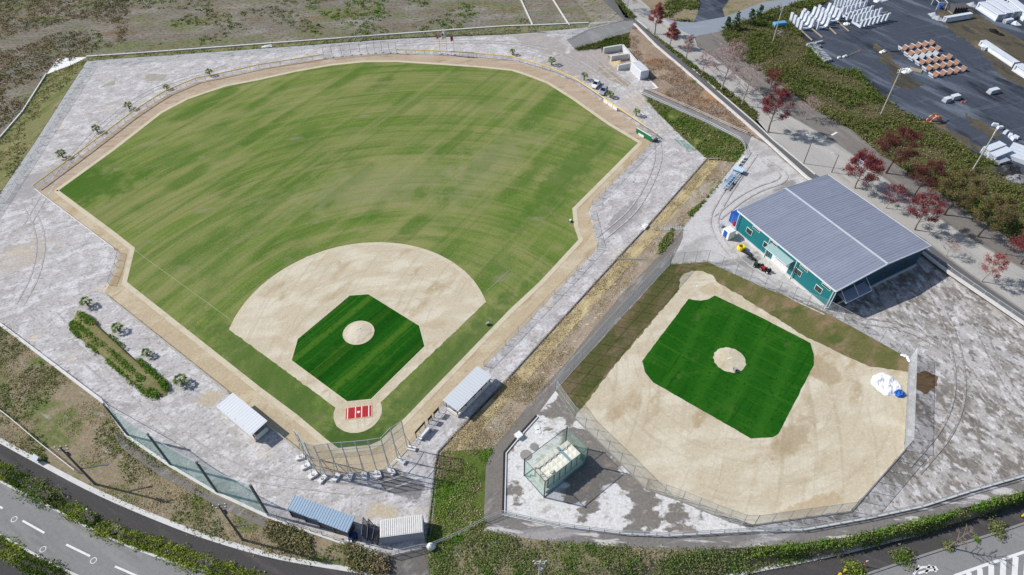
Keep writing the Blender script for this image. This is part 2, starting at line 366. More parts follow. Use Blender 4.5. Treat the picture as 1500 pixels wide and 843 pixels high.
G_in = gmat('infield_turf', (.014, .088, .008), [((.075, .165, .02), (4, 5.4), HA, .72, 1.0, .7, 2, 'band'), ((.009, .062, .006), (4, 10.8), HA, .4, .85, .7, 2, 'band'), ((.045, .135, .015), (30, .5), HA, .52, .66, .7, 6), ((.06, .135, .018), (7, 4), .3, .58, .76, .5, 6), ((.006, .045, .004), (.8, .6), 0, .55, .68, .6, 4)], (4.5, .30), bump=.5)
G_in2 = gmat('practice_turf', (.015, .095, .008), [((.035, .14, .014), (4, 5.6), HA + .1, .45, 1.0, .45, 2, 'band'), ((.055, .145, .02), (9, 5), .3, .52, .76, .55, 6), ((.038, .135, .014), (26, .5), HA + 1.57, .52, .66, .7, 6), ((.008, .058, .005), (18, .8), HA, .54, .68, .6, 6), ((.007, .05, .004), (.8, .6), 0, .55, .68, .6, 4), ((.12, .13, .05), (5, 2.5), HA, .62, .74, .4, 7)], (4.5, .30), bump=.5)
G_dull = gmat('worn_grass', (.135, .135, .05), [((.245, .18, .105), (9, 4), A_BANK, .45, .6, .9, 6), ((.07, .11, .03), (10, 4), .3, .56, .68, .7, 5)], (3.0, .34), bump=.5)
G_bank = gmat('straw_bank', (.40, .325, .19), [((.50, .42, .23), (12, .8), A_BANK, .46, .62, .8, 5), ((.25, .19, .115), (6, 1), A_BANK, .55, .68, .7, 6), ((.23, .235, .08), (7, 3), A_BANK, .6, .7, .6, 5)], (2.4, .3))
G_bankhi = gmat('stony_bank', (.30, .245, .185), [((.37, .34, .285), (6, 3), A_BANK, .52, .66, .7, 7), ((.22, .155, .095), (9, 3), A_BANK, .52, .66, .8, 6), ((.17, .19, .06), (7, 3), .4, .60, .7, .7, 6), ((.60, .58, .54), (.9, .7), .4, .61, .70, .7, 4)], (2.6, .4))
G_path = gmat('dark_gravel_path', (.20, .182, .165), [((.34, .32, .31), (7, 1.5), A_BANK, .53, .68, .7, 7), ((.14, .125, .115), (3, 1.2), A_BANK, .55, .7, .5, 5)], (2.6, .2))
G_rip = gmat('riprap', (.42, .42, .42), [((.24, .25, .23), (2.2, 1.2), .3, .52, .64, .8, 6), ((.20, .22, .10), (9, 2), .3, .6, .72, .6, 5)], (2.4, .45), bump=.9)
G_dike = gmat('dike_grass', (.22, .215, .10), [((.13, .165, .05), (14, 2), A_BL + 1.9, .48, .62, .8, 5), ((.33, .28, .155), (10, 1.5), A_BL + 1.9, .55, .68, .7, 5), ((.07, .075, .035), (6, 1.2), A_BL + 1.9, .6, .68, .8, 5)], (1.8, .4))
G_slope = gmat('weedy_slope', (.26, .215, .145), [((.12, .155, .045), (7, 5), .3, .48, .64, .85, 6), ((.30, .235, .155), (8, 3), -.5, .54, .68, .7, 6), ((.36, .34, .30), (4, 1.2), -.5, .62, .7, .6, 5)], (2.4, .4))
G_brown = gmat('brown_slope', (.265, .205, .155), [((.36, .31, .25), (7, 3), A_ROADM, .5, .66, .7, 6), ((.30, .17, .085), (12, 5), A_ROADM, .54, .68, .75, 5), ((.11, .12, .05), (3, 2), .4, .62, .7, .6, 5)], (2.2, .4))
G_grassy = gmat('green_slope', (.09, .125, .03), [((.24, .225, .095), (7, 4), A_ROADM, .52, .66, .8, 6), ((.04, .075, .017), (4, 2), .4, .54, .66, .7, 5)], (2.4, .35))
G_under = gmat('shrub_floor', (.10, .10, .045), [((.14, .115, .07), (6, 4), .4, .56, .68, .8, 5)], (2, .4))
G_yard = gmat('yard_asphalt', (.066, .078, .102), [((.15, .175, .215), (22, 4), A_ROADM + .2, .5, .68, .85, 8), ((.020, .024, .032), (14, 6), A_ROADM, .5, .68, .75, 6), ((.10, .12, .16), (16, .8), A_ROADM, .58, .72, .7, 6), ((.15, .175, .225), (26, 1.4), .35, .54, .74, .4, 7)], (1.6, .22), rough=.85)
G_yardsoil = gmat('yard_soil', (.105, .092, .068), [((.19, .155, .105), (9, 3), A_ROADM, .5, .66, .7, 6), ((.05, .052, .05), (9, 4), A_ROADM, .52, .66, .75, 6)], (1.8, .35))
G_road = gmat('worn_road', (.40, .39, .365), [((.48, .465, .43), (18, 3), A_ROADM, .48, .66, .7, 6), ((.27, .255, .24), (10, 2), A_ROADM, .56, .7, .6, 6)], (2, .14), rough=.9)
G_roadblue = gmat('side_road', (.26, .29, .33), [((.34, .37, .42), (16, 3), .3, .48, .66, .7, 6), ((.18, .195, .22), (12, 2), .3, .56, .7, .6, 6)], (2, .14))
G_lowroad = gmat('low_road', (.245, .243, .24), [((.31, .305, .30), (16, 3), -.55, .5, .68, .6, 6), ((.19, .188, .186), (12, 1.2), -.55, .56, .7, .6, 6)], (2.4, .12))
G_side = gmat('dark_pavement', (.078, .074, .073), [((.115, .108, .104), (14, 2), -.5, .5, .68, .7, 6), ((.055, .052, .052), (6, 2), -.5, .55, .7, .6, 5)], (2.6, .16))
G_ramp = gmat('ramp_asphalt', (.22, .22, .22), [((.30, .295, .29), (12, 2), A_ROADM, .5, .68, .6, 6)], (2.6, .14))
G_pavedk = gmat('upper_asphalt', (.135, .135, .138), [((.19, .19, .19), (12, 2), A_ROADM, .5, .68, .6, 6)], (2.6, .14))
G_sidew = gmat('grey_pavement', (.20, .185, .17), [((.27, .245, .21), (10, 2), A_ROADM, .5, .68, .6, 6), ((.12, .11, .10), (8, 1), A_ROADM, .56, .68, .6, 6)], (2.4, .18))  # grey pavement tone with lighter and darker streaks along the road
M_kerb = pmat('concrete_kerb', (.62, .61, .59), .9, var=.12, dirt=(.36, .35, .33)); M_white = pmat('white_paint', (.78, .78, .77), .6, dirt=(.6, .59, .57))
M_line = pmat('road_paint', (.74, .74, .73), .8, var=.15, dirt=(.45, .45, .44)); M_drain = pmat('drain_concrete', (.26, .25, .24), .9)
M_black = pmat('black_drain', (.022, .022, .024), .8)

# far ground under everything
sheet('ground', [(-900, -200), (900, -200), (900, 900), (-900, 900)], G_scrub, -2.2, 0, world=True)
# scrubland beyond the outfield
sheet('scrubland', [(-900, 640), (-200, 425), (-160, 424), (-140, 366), (-60, 372), (0, 284), (48, 214), (127, 90), (380, 72), (500, 62), (586, 56), (740, 50), (788, 48), (862, 42), (868, 33), (842, 0), (815, -30), (760, -110), (600, -170), (-100, -200), (-500, -60)], G_scrub, -.02)
GRAVEL = [(-60, 439), (-150, 424), (-140, 365), (-60, 375), (0, 286), (48, 216), (128, 92), (380, 74), (500, 63), (586, 57), (740, 51), (788, 48), (835, 51), (841.5, 72), (848, 74.5), (882, 71), (923, 70), (923, 94), (948, 117), (963, 129), (943, 135), (939, 139), (958, 160), (988, 190), (1013, 213), (1036, 233), (953, 327), (913, 370), (740, 560), (692, 610), (643, 662), (640, 679), (626, 800), (618, 803), (568, 815), (557, 813), (421, 767), (392, 756), (318, 722), (250, 682), (188, 640), (152, 590), (0, 475)]
sheet('road_bank', [(862, 42, .3), (868, 33, -.02), (842, 0, -.02), (815, -30, -.02), (760, -110, -.02), (800, -115, 1.5), (858, -30, 1.5), (882, 0, 1.5), (915, 29, 1.4)], G_scrub)
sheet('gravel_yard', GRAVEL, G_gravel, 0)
sheet('riprap_band', [(-60, 372), (0, 284), (48, 214), (127, 90), (380, 72), (500, 63), (586, 57), (740, 51), (788, 48), (788, 50), (750, 52), (644, 59), (586, 62), (497, 68), (370, 81), (137, 98), (62, 214), (0, 310), (-60, 396)], G_rip, 0, 2)
sheet('dike', [(-60, 300), (0, 203), (33, 165), (68, 109), (109, 94), (127, 84), (370, 66.5), (532, 54.5), (740, 39.3), (862, 34.5), (862, 41), (788, 47.5), (586, 56), (380, 71), (127, 89), (48, 213), (0, 283), (-60, 371)], G_dike, 0, 3)
sheet('concrete_apron', [(68.5, 109), (85, 86), (127, 84), (109, 94)], M_white, 0, 5)
ribbon('dike_wall', PP([(-40, 262), (0, 203), (33, 165), (68.5, 109)]), .35, M_kerb, h=.35)
ribbon('dike_wall', PP([(127, 84), (230, 77), (370, 66.5), (532, 54.5), (620, 48), (740, 39.3), (786, 38), (862, 34.5)]), .55, M_kerb, h=.35)
for a, b in (((763, 0), (780, 37)), ((810, 0), (834, 38)), ((750, -30), (763, 0))): ribbon('plot_kerb', PP([a, b]), .45, M_kerb, h=.3)
# ---- main field
TRACK = [(53, 277.5), (130, 221), (194, 172), (227, 150), (245, 139), (288, 121), (341, 110), (380, 101), (411, 96), (475, 86), (528, 81), (581, 79), (649, 81.5), (698, 84.5), (750, 89.5), (773, 95.5), (806, 105.5), (841, 121), (862, 135), (892, 156), (925, 178), (961, 204), (867, 300), (862, 309), (876, 362), (829, 414), (740, 506), (707.6, 537.5), (650, 592), (611, 642), (596, 656), (560, 688), (511, 695), (462, 690), (447, 669), (396, 629), (335, 578), (152, 431), (162, 414), (175, 371), (168, 366)]
sheet('warning_track', TRACK, G_track, 0, 4, rag=.15)
GRASS = [(82, 280), (165, 220), (236, 165), (274, 145), (330, 126), (380, 116.5), (433, 104.5), (484, 95.5), (532, 90.5), (580, 90), (649, 94.5), (700, 98), (750, 103), (770.5, 109.5), (803, 122), (841, 146), (892, 182), (938, 209.5), (902, 246), (841.5, 306.6), (844, 332), (851, 352), (794, 414), (750, 455), (597, 614), (559, 649), (543, 656), (493.6, 661), (476, 648), (431, 610), (380, 572), (182, 415), (194, 365), (165, 342)]
FAR = TRACK[:22] + [(938, 209.5)] + [GRASS[i] for i in range(16, -1, -1)]
sheet('outfield_track', FAR, G_trackfar, 0, 5, rag=.1)
sheet('outfield', GRASS, G_out, 0, 7, rag=.15)
GW = PP(GRASS); ribbon('grass_edging', GW + [GW[0]], 1.0, G_edge, lay=8)
wv = UV(P(714, 441))[1]; wu = UV(P(334, 482))[0]
skin = [FC(-wu * 0 + 4.1, -1.75)]
def arcpts(r, n=48):
    c = Vector((DM, DM)); out = []
    u1 = DM + math.sqrt(r * r - (DM - wv) ** 2); v2 = DM + math.sqrt(r * r - (DM - wu) ** 2)
    a1 = math.atan2(wv - DM, u1 - DM); a2 = math.atan2(v2 - DM, wu - DM)
    for i in range(n): a = a1 + (a2 - a1) * i / (n - 1); out.append(FC(DM + r * math.cos(a), DM + r * math.sin(a)))
    return out
RA = 24.9; ARC = arcpts(RA)
hc = []
a1 = math.atan2(-abs(wv), 3.7); a0 = math.atan2(3.7, -abs(wu))
for i in range(15): a = a0 + (2 * math.pi + a1 - a0) * i / 14; hc.append(FC(4.1 * math.cos(a), 4.1 * math.sin(a)))
SKIN = ARC + hc
sheet('infield_dirt', SKIN, G_sand, 0, 10, world=True, rag=.12)
ribbon('infield_edging', [p.copy() for p in offset(ARC, .45)], .9, G_edge, lay=11)
ribbon('home_circle_edging', [p.copy() for p in offset(hc, .4)], .8, G_edge, lay=11)
IN1 = [(512.1, 433), (540.1, 431), (614.9, 477.4), (623, 507.9), (543.9, 586), (508.3, 589.6), (426.3, 528.9), (435.5, 497)]
sheet('infield_grass', IN1, G_in, 0, 12, rag=.12); iw = PP(IN1)
ribbon('infield_grass_edging', iw + [iw[0]], .28, G_edge, lay=13)
def ell(c, r, n=28): return [c + Vector((r * math.cos(2 * math.pi * i / n), r * math.sin(2 * math.pi * i / n), 0)) for i in range(n)]
mc = P(525.4, 488)
mb = MB(); n = 32; rings = [(2.85, 0), (2.4, .05), (1.2, .2), (.6, .25)]
for r, z in rings:
    mb.v += [(r * math.cos(2 * math.pi * i / n) * (1 + .02 * math.sin(5 * i)), r * math.sin(2 * math.pi * i / n), z) for i in range(n)]
for j in range(len(rings) - 1):
    for i in range(n): mb.f.append((j * n + i, j * n + (i + 1) % n, (j + 1) * n + (i + 1) % n, (j + 1) * n + i))
mb.f.append(tuple(range(3 * n, 4 * n)))
tag(part('pitching_mound', mb, G_sand, None, mc + Vector((0, 0, .085))), 'pitching mound in main infield', 'ground', None, 'structure')
ribbon('mound_edging', [p for p in ell(mc, 2.7)] + [mc + Vector((2.7, 0, 0))], .55, G_edge, lay=18)
RUB = P(525.3, 483.2)
solo('pitching_plate', MB().box((0, 0, .04), (.75, .2, .08)), M_white, 'white rubber pitching plate on the round mound inside the striped infield', 'pitching plate', RUB + Vector((0, 0, .33)), HA - math.pi / 4)
# foul lines
M_chalk = pmat('worn_chalk_line', (.42, .46, .32), .9, vs=1.5, var=.3, dirt=(.24, .29, .13))
for a, b in (((195, 365.5), (337, 468.2)), ((713, 427), (748, 395))): ribbon('foul_line', PP([a, b]), .06, M_chalk, lay=14)
# batter's mat with its white lines
mt = thing('batting_mat', 'red rubber home plate mat with white lines and white plate', 'mat', P(525.4, 604.6) + Vector((0, 0, .09)), HA - math.pi / 4)
M_red = pmat('red_rubber', (.42, .014, .018), .8, dirt=(.33, .03, .03)); M_salmon = pmat('pale_border', (.66, .42, .28), .9)
part('mat_border', MB().box((0, 0, .0), (4.6, 2.5, .02)), M_salmon, mt); part('mat_panel', MB().box((0, 0, .012), (4.25, 2.2, .03)), M_red, mt)
for x in (-1.85, -.52, .52, 1.72): part('white_line', MB().box((x, 0, .022), (.17, 2.24, .03)), M_line, mt)
mb = MB(); mb.prism([(-.26, .22), (-.26, -.02), (0, -.27), (.26, -.02), (.26, .22)], .02, .045); part('home_plate', mb, M_line, mt)
# ---- practice field (right, slightly higher)
PLAT = [(1094, 216), (1078, 238), (1048, 275), (1019, 309), (1001, 333), (968, 372), (914, 427), (865, 487), (830, 531), (792, 572), (761, 610), (722, 657), (712, 679), (708, 777), (755, 787), (838, 796), (949, 803), (1032, 806), (1100, 801.5), (1155, 799), (1238, 788), (1335, 766), (1404, 746.5), (1500, 720), (1640, 690), (1640, 575), (1560, 517), (1500, 476), (1391, 402), (1353, 373), (1182, 262), (1120, 210), (1100, 196)]
sheet('practice_terrace', PLAT, G_gravel_right, Z1)
sheet('gravel_path', [(1000, 335), (968, 372), (914, 427), (865, 487), (830, 531), (792, 572), (761, 610), (722, 657), (712, 679), (708, 777), (736, 754), (738.7, 664), (759.4, 639), (785.7, 610), (813.6, 573), (898, 478), (981.4, 387.7), (1000, 350)], G_path, Z1, 2)
sheet('building_yard', [(1092, 222), (1046, 280), (1002, 334), (1000, 350), (983, 386), (1036, 381), (1119, 419), (1204, 452), (1230, 440), (1340, 370), (1182, 264), (1120, 212), (1101, 200)], gmat('pale_yard', (.53, .515, .505), [((.36, .345, .335), (9, 4), .7, .5, .64, .8, 7), ((.22, .21, .20), (11, 5), .3, .60, .68, .8, 6)], (2, .22)), Z1, 2)
sheet('tank_paving', [(738.7, 664), (785.7, 610), (813.6, 573), (841, 611), (891, 660), (946, 716), (998.5, 735), (1045.5, 755), (1090, 771), (1100, 780), (979, 785.5), (907, 782.8), (819, 771.7), (736, 753.7)], G_tank, Z1, 3)
sheet('outer_verge', [(708, 778), (736, 754), (819, 772), (907, 783), (979, 786), (1100, 779), (1174.6, 777), (1266, 760.7), (1349, 742.7), (1418, 720.6), (1500, 697), (1500, 720), (1404, 746.5), (1335, 766), (1238, 788), (1155, 799), (1100, 801.5), (1032, 806), (949, 803), (838, 796), (755, 787)], gmat('verge_gravel', (.20, .185, .175), [((.60, .58, .57), (6, 1.2), -.1, .55, .62, .8, 7), ((.42, .40, .40), (20, 3), .25, .5, .62, .6, 6)], (2.2, .25)), Z1, 4)
DIRT2 = [(1013, 397), (1001, 402), (995, 411), (995, 425), (950, 478), (900, 536), (857, 593), (842, 612), (891, 660), (946, 716), (998.5, 734), (1045.5, 754), (1105, 768.5), (1246.5, 749), (1325, 660), (1331, 546), (1272, 537), (1183, 496), (1120, 456), (1080, 431), (1052, 415), (1044, 404), (1030, 398)]
sheet('practice_grass', [(981.4, 388), (1036, 384), (1119, 422), (1204, 455), (1262, 487), (1315, 517), (1332, 525), (1331, 548), (1272, 539), (1183, 498), (1120, 458), (1060, 423), (1020, 420), (997, 428), (900, 540), (842, 613), (813.6, 572.5)], G_dull, Z1, 5)
sheet('practice_dirt', DIRT2, G_sand, Z1, 7, rag=.2)
IN2 = [(1008.7, 438.2), (1016, 440), (1026, 441), (1037, 439), (1046.9, 433.3), (1120, 468), (1187, 503), (1192, 519), (1192, 535), (1166, 586), (1140, 636), (1132, 641), (1100, 643), (1020, 597), (957, 561), (945, 546), (940.5, 529.6)]
sheet('practice_infield', IN2, G_in2, Z1, 9, rag=.06)
m2 = P(1068.7, 527.7, Z1)
tag(part('practice_mound', mb2 := MB().add([(r * math.cos(2 * math.pi * i / n) * (1 + .04 * math.sin(3 * i)), r * math.sin(2 * math.pi * i / n) * (1 + .03 * math.sin(4 * i)), z) for r, z in rings for i in range(n)], [(j * n + i, j * n + (i + 1) % n, (j + 1) * n + (i + 1) % n, (j + 1) * n + i) for j in range(3) for i in range(n)] + [tuple(range(3 * n, 4 * n))]), G_sand, None, m2 + Vector((0, 0, .065))), 'practice mound', 'ground', None, 'structure')
solo('pitching_plate', MB().box((0, 0, .04), (.75, .2, .08)), M_white, 'white rubber pitching plate on the sand mound of the practice field beside the building', 'pitching plate', P(1068.5, 527, Z1) + Vector((0, 0, .31)), HA - math.pi / 4)
mb = MB(); mb.prism([(-.22, .22), (-.22, 0), (0, -.22), (.22, 0), (.22, .22)], 0, .04)
solo('home_plate', mb, M_white, 'white home plate on the bare sand at the top corner of the practice field', 'home plate', P(1021.5, 419.5, Z1) + Vector((0, 0, .06)), HA + math.pi * .75)
# sand wash-out and stains with a shape of their own
sheet('brown_stain', [(1341, 546), (1358, 544), (1374, 552), (1373, 566), (1354, 578), (1340, 568)], gmat('brown_earth', (.16, .105, .06), [((.085, .058, .036), (2, 1), .3, .5, .65, .7, 5)]), Z1, 6, rag=.35)
sheet('green_mat', [(987, 204), (1002, 206), (1020, 221), (1008, 223)], gmat('green_cover', (.20, .30, .26), [((.42, .42, .40), (2, 1), .3, .5, .62, .8, 5)]), 0, 4)
for pts in ([(212, 110), (218, 108), (244, 110), (238, 118), (214, 119)], [(153, 124), (168, 118), (168, 124), (146, 129)]):
    sheet('sand_patch', pts, gmat('grey_sand', (.36, .33, .28), [((.46, .43, .38), (3, 1), .3, .5, .65, .7, 5)]), 0, 4)
sheet('damp_patch', [(878, 90), (890, 96), (905, 110), (925, 122), (918, 128), (895, 119), (876, 105)], gmat('damp_soil', (.33, .28, .22), [((.46, .42, .37), (3, 1.5), .3, .48, .62, .8, 5)]), 0, 4)
# wheel tracks worn into the gravel
G_tyre = gmat('tyre_worn_gravel', (.40, .375, .36), [((.53, .515, .51), (1.2, .8), 0, .46, .6, .9, 6)], (3, .3)); G_tyre2 = gmat('tyre_worn_dark', (.28, .255, .235), [((.47, .45, .435), (1.2, .8), 0, .47, .6, .9, 6)], (3, .3))
for ti, (z, m, pts) in enumerate(((0, G_tyre, [(40, 330), (80, 260), (150, 180), (230, 125), (330, 98)]), (0, G_tyre, [(30, 445), (55, 400), (62, 345), (40, 300)]), (0, G_tyre, [(40, 450), (120, 520), (165, 560)]), (0, G_tyre, [(90, 455), (190, 570), (280, 655), (370, 700), (470, 712), (540, 720), (600, 700)]), (0, G_tyre, [(580, 66), (690, 60), (790, 66), (850, 90), (930, 150), (990, 205), (1010, 235)]), (0, G_tyre, [(770, 68), (850, 100), (915, 148), (975, 210), (940, 300), (880, 350)]), (0, G_tyre, [(860, 78), (900, 112), (940, 140), (975, 195)]),
    (Z1, G_tyre2, [(1260, 470), (1330, 480), (1400, 520), (1450, 590), (1500, 640)]), (Z1, G_tyre2, [(1345, 400), (1380, 450), (1410, 540), (1400, 620), (1340, 690)]), (Z1, G_tyre2, [(1370, 395), (1430, 470), (1470, 560), (1520, 620)]), (Z1, G_tyre, [(1105, 225), (1060, 290), (1040, 330), (1075, 380), (1150, 430), (1210, 458)]), (Z1, G_tyre, [(1120, 235), (1160, 262), (1100, 280), (1050, 320)]))):
    W = smooth(PP(pts, z), 3); lay = 6 + ti
    for o_ in (-.8, .8): ribbon('tyre_track', offset(W, o_), .34, m, lay=lay, cat='track')
# ---- banks between the two levels
BT = [(1077, 238, Z1), (1048, 275, Z1), (1019, 309, Z1), (1001, 333, Z1), (968, 372, Z1), (914, 427, Z1), (865, 487, Z1), (830, 531, Z1), (792, 572, Z1), (761, 610, Z1), (722, 657, Z1)]
BB = [(643, 662, 0), (692, 610, 0), (740, 560, 0), (826, 465, 0), (913, 370, 0), (953, 327, 0), (1036, 233, 0)]
sheet('stony_bank', BT + BB, G_bankhi)
mid = [tuple(.52 * a + .48 * b for a, b in zip(p, q)) for p, q in (((643, 662, 0), (722, 657, Z1)), ((692, 610, 0), (761, 610, Z1)), ((740, 560, 0), (792, 572, Z1)), ((826, 465, 0), (872, 478, Z1)), ((913, 370, 0), (958, 382, Z1)), ((953, 327, 0), (1001, 333, Z1)), ((1036, 233, 0), (1077, 238, Z1)))]
sheet('straw_bank', BB + mid[::-1], G_bank, 0, 3)
sheet('weed_bank', [(643, 662, 0), (722, 657, Z1), (712, 679, Z1), (708, 777, Z1), (660, 800, .3), (626, 800, 0), (640, 679, 0)], G_grassy)
ribbon('drain', PP([(1036, 234), (953, 328), (913, 371), (740, 561), (692, 611), (643, 663), (640, 680), (626, 799)]), .75, M_drain, lay=3, h=.05)
ribbon('drain_channel', PP([(1036, 234), (953, 328), (913, 371), (740, 561), (692, 611), (643, 663), (640, 680), (626, 799)]), .3, M_black, lay=12)
ribbon('drain', PP([(1037, 233), (1056, 232.5), (1076, 232)], .4), .4, M_drain, h=.1)
ribbon('cross_drain', PP([(905, 379, .1), (930, 380, .4), (960, 381, .75)]), .3, M_drain, h=.12)
ribbon('terrace_kerb', PP([(785.7, 610), (759.4, 639), (738.7, 664), (736.5, 752)], Z1), .28, M_black, h=.25)
ribbon('terrace_kerb_face', offset(PP([(785.7, 610), (759.4, 639), (738.7, 664), (736.5, 752)], Z1), .3), .18, M_kerb, h=.2)
solo('drain_box', MB().box((0, 0, .3), (1.0, .9, .6)).box((0, 0, .63), (1.15, 1.05, .06)), M_white, 'white concrete drain box at the bend of the terrace kerb above the water tank', 'drain box', P(759.6, 640, Z1), .7)
# ---- low road and slopes on the near side
SL_top = [(-160, 425), (-60, 440), (0, 475), (152, 590), (188, 640), (250, 682), (318, 722), (392, 756), (421, 767), (557, 813), (568, 815)]
SL_bot = [(571, 843), (490, 830), (400, 815), (304, 787), (235, 761), (138, 719.5), (55, 675), (0, 645), (-80, 600), (-160, 560)]
sheet('weedy_slope', [(*p, 0) for p in SL_top] + [(*p, ZR) for p in SL_bot], G_slope)
sheet('gravel_track', [(568, 815, 0), (618, 803, 0), (630, 803, 0), (634, 848, ZR), (571, 844, ZR)], G_path)
ribbon('slope_track', PP([(174, 634, -.12), (186, 655, -.2), (222, 678, -.22), (240, 693, -.25), (275, 709, -.25), (310, 729, -.25), (350, 749, -.25), (400, 771, -.25), (445, 788, -.28)]), 1.5, G_path, lay=22, smooth_it=2)
SR_top = [(626, 800, 0), (660, 800, .3), (708, 778, Z1), (755, 787, Z1), (838, 796, Z1), (949, 803, Z1), (1032, 806, Z1), (1100, 801.5, Z1), (1155, 799, Z1), (1238, 788, Z1), (1335, 766, Z1), (1404, 746.5, Z1), (1500, 720, Z1), (1640, 680, Z1)]
SR_bot = [(1640, 690, ZR), (1500, 733, ZR), (1468, 744, ZR), (1418, 762, ZR), (1338, 784, ZR), (1224, 813, ZR), (1100, 838, ZR), (1000, 856, ZR), (800, 880, ZR), (634, 880, ZR)]
sheet('shrub_slope', SR_top + SR_bot, G_slope)
sheet('low_road', [(-200, 590), (-80, 640), (0, 690), (83, 741), (249, 815), (376, 852), (560, 890), (800, 900), (1000, 890), (1100, 876), (1250, 847), (1376, 806), (1500, 766), (1680, 700), (1760, 800), (1500, 900), (1300, 950), (1100, 985), (800, 995), (500, 965), (250, 905), (91, 838), (0, 790), (-60, 762), (-200, 690)], G_lowroad, ZR - .012)
sheet('pavement', [(-160, 560), (-80, 600), (0, 645), (55, 675), (138, 719.5), (235, 761), (304, 787), (400, 815), (490, 830), (571, 843), (700, 868), (700, 892), (560, 880), (376, 842), (249, 805), (160, 769), (83, 730), (0, 686), (-80, 640), (-160, 598)], G_side, ZR, 1)
sheet('pavement', [(800, 880), (1000, 856), (1100, 838), (1224, 813), (1338, 784), (1418, 762), (1468, 744), (1500, 733), (1640, 690), (1640, 715), (1500, 767), (1457, 782), (1376, 806), (1266, 843), (1100, 874), (1000, 890)], G_side, ZR, 1)
sheet('verge_strip', [(-80, 640), (0, 686), (83, 730), (160, 769), (249, 805), (376, 842), (376, 852), (276, 831), (193, 802), (138, 777), (55, 732), (0, 705), (-80, 655)], G_slope, ZR, 2)
sheet('verge_strip', [(-60, 752), (0, 785), (55, 816), (91, 835), (130, 852), (100, 868), (40, 840), (0, 812), (-60, 780)], G_slope, ZR, 2)
sheet('pavement', [(-60, 780), (0, 812), (40, 840), (90, 870), (-60, 870)], G_side, ZR, 2)
ribbon('white_kerb', PP([(-80, 600), (0, 646), (55, 676), (138, 720.5), (235, 762), (304, 788), (400, 816), (490, 831), (571, 844)], ZR), .75, M_kerb, h=.14, smooth_it=2)
ribbon('road_kerb', PP([(-80, 657), (0, 706), (55, 733), (138, 778), (193, 803), (276, 832), (376, 853)], ZR), .3, M_kerb, h=.13, smooth_it=2)
ribbon('road_kerb', PP([(-60, 751), (0, 784), (55, 815), (91, 834), (130, 851)], ZR), .3, M_kerb, h=.13, smooth_it=2)
ribbon('white_kerb', PP([(1060, 846), (1100, 838), (1224, 813), (1338, 784)], ZR), .5, M_kerb, h=.16, smooth_it=2)
ribbon('road_kerb', PP([(1250, 848), (1376, 806), (1457, 782), (1500, 767), (1600, 733)], ZR), .3, M_drain, h=.12, smooth_it=2)
for a, b in (((33, 763), (65, 781)), ((97, 798), (132, 815)), ((168.5, 830), (205, 846)), ((-22, 732), (4, 745))): ribbon('lane_dash', PP([a, b], ZR), .28, M_line, lay=1)
for c in ((20.7, 761), (63, 805), (137, 821.5)):
    mb = MB(); w = P(*c, ZR)
    ribbon('manhole_ring', [w + Vector((.42 * math.cos(i * .5236), .42 * math.sin(i * .5236), 0)) for i in range(13)], .11, M_line, lay=1)
ribbon('hatch_border', PP([(1398, 844), (1440, 829), (1500, 809), (1600, 776)], ZR), .4, M_line, lay=1)
for a, b in (((1419, 838), (1421, 860)), ((1435, 832), (1437, 860)), ((1452, 827), (1452, 860)), ((1470, 821), (1468, 860)), ((1488, 815), (1485, 860)), ((1506, 809), (1502, 860))): ribbon('hatch_bar', PP([a, b], ZR), .75, M_line, lay=2)
for s in ([(1341, 835), (1352, 831), (1372, 831)], [(1345, 840), (1360, 836), (1374, 834)], [(1338, 842), (1347, 829)], [(1356, 840), (1362, 828)], [(1366, 829), (1371, 838)]): ribbon('road_marking', PP(s, ZR), .3, M_line, lay=1)
# ---- far right: ramp, road, hedge slope, yard
sheet('ramp_path', [(939, 139, 0), (943, 132, 0), (1014, 162, .3), (1060, 183, .55), (1095, 198, .8), (1102, 200, .8), (1094, 216, .8), (1083, 206, .75), (1039.5, 183.5, .5), (978.6, 156.5, .2)], G_ramp, 0, 2)
sheet('green_slope', [(939, 139, 0), (978.6, 156.5, .2), (1039.5, 183.5, .5), (1083, 206, .75), (1094, 216, .8), (1078, 238, .8), (1036, 233, 0), (1013, 213, 0), (988, 190, 0), (958, 160, 0)], G_grassy, 0, 1)
BRN = [(943, 132, 0), (963, 129, 0), (948, 117, 0), (923, 94, 0), (923, 70, 0), (920, 60, .5), (923, 47, 1.4), (930, 38, ZM), (961, 68.5, ZM), (994, 96.5, ZM), (1032, 129.5, ZM), (1070, 162.5, ZM), (1120, 206, ZM), (1102, 200, .8), (1095, 198, .8), (1060, 183, .55), (1014, 162, .3)]
sheet('brown_slope', BRN, G_brown)
sheet('ramp_road', [(830, 58.4, 0), (862, 43, .5), (915, 30, 1.4), (928, 30.5, ZM), (932, 38, ZM), (923, 47, 1.4), (841.5, 72, 0)], G_ramp, 0, 1)
sheet('ramp_verge', [(786, 47, 0), (835, 51.5, 0), (829, 59, 0), (862, 43.5, .5), (915, 29.5, 1.4), (868, 33, 0), (862, 34.5, 0), (862, 40, 0)], G_rip, 0, 0)
sheet('green_verge', [(848, 74.5, 0), (841.5, 72, 0), (923, 47, 1.4), (920, 60, .5), (923, 70, 0), (882, 71, 0)], G_under, 0, 1)
sheet('road_skirt', [(1120, 206, ZM), (1182, 262, ZM), (1353, 373, ZM), (1391, 402, ZM), (1500, 476, ZM), (1640, 575, ZM), (1640, 575, Z1), (1500, 476, Z1), (1391, 402, Z1), (1353, 373, Z1), (1182, 262, Z1), (1120, 210, Z1), (1102, 200, Z1)], G_path)
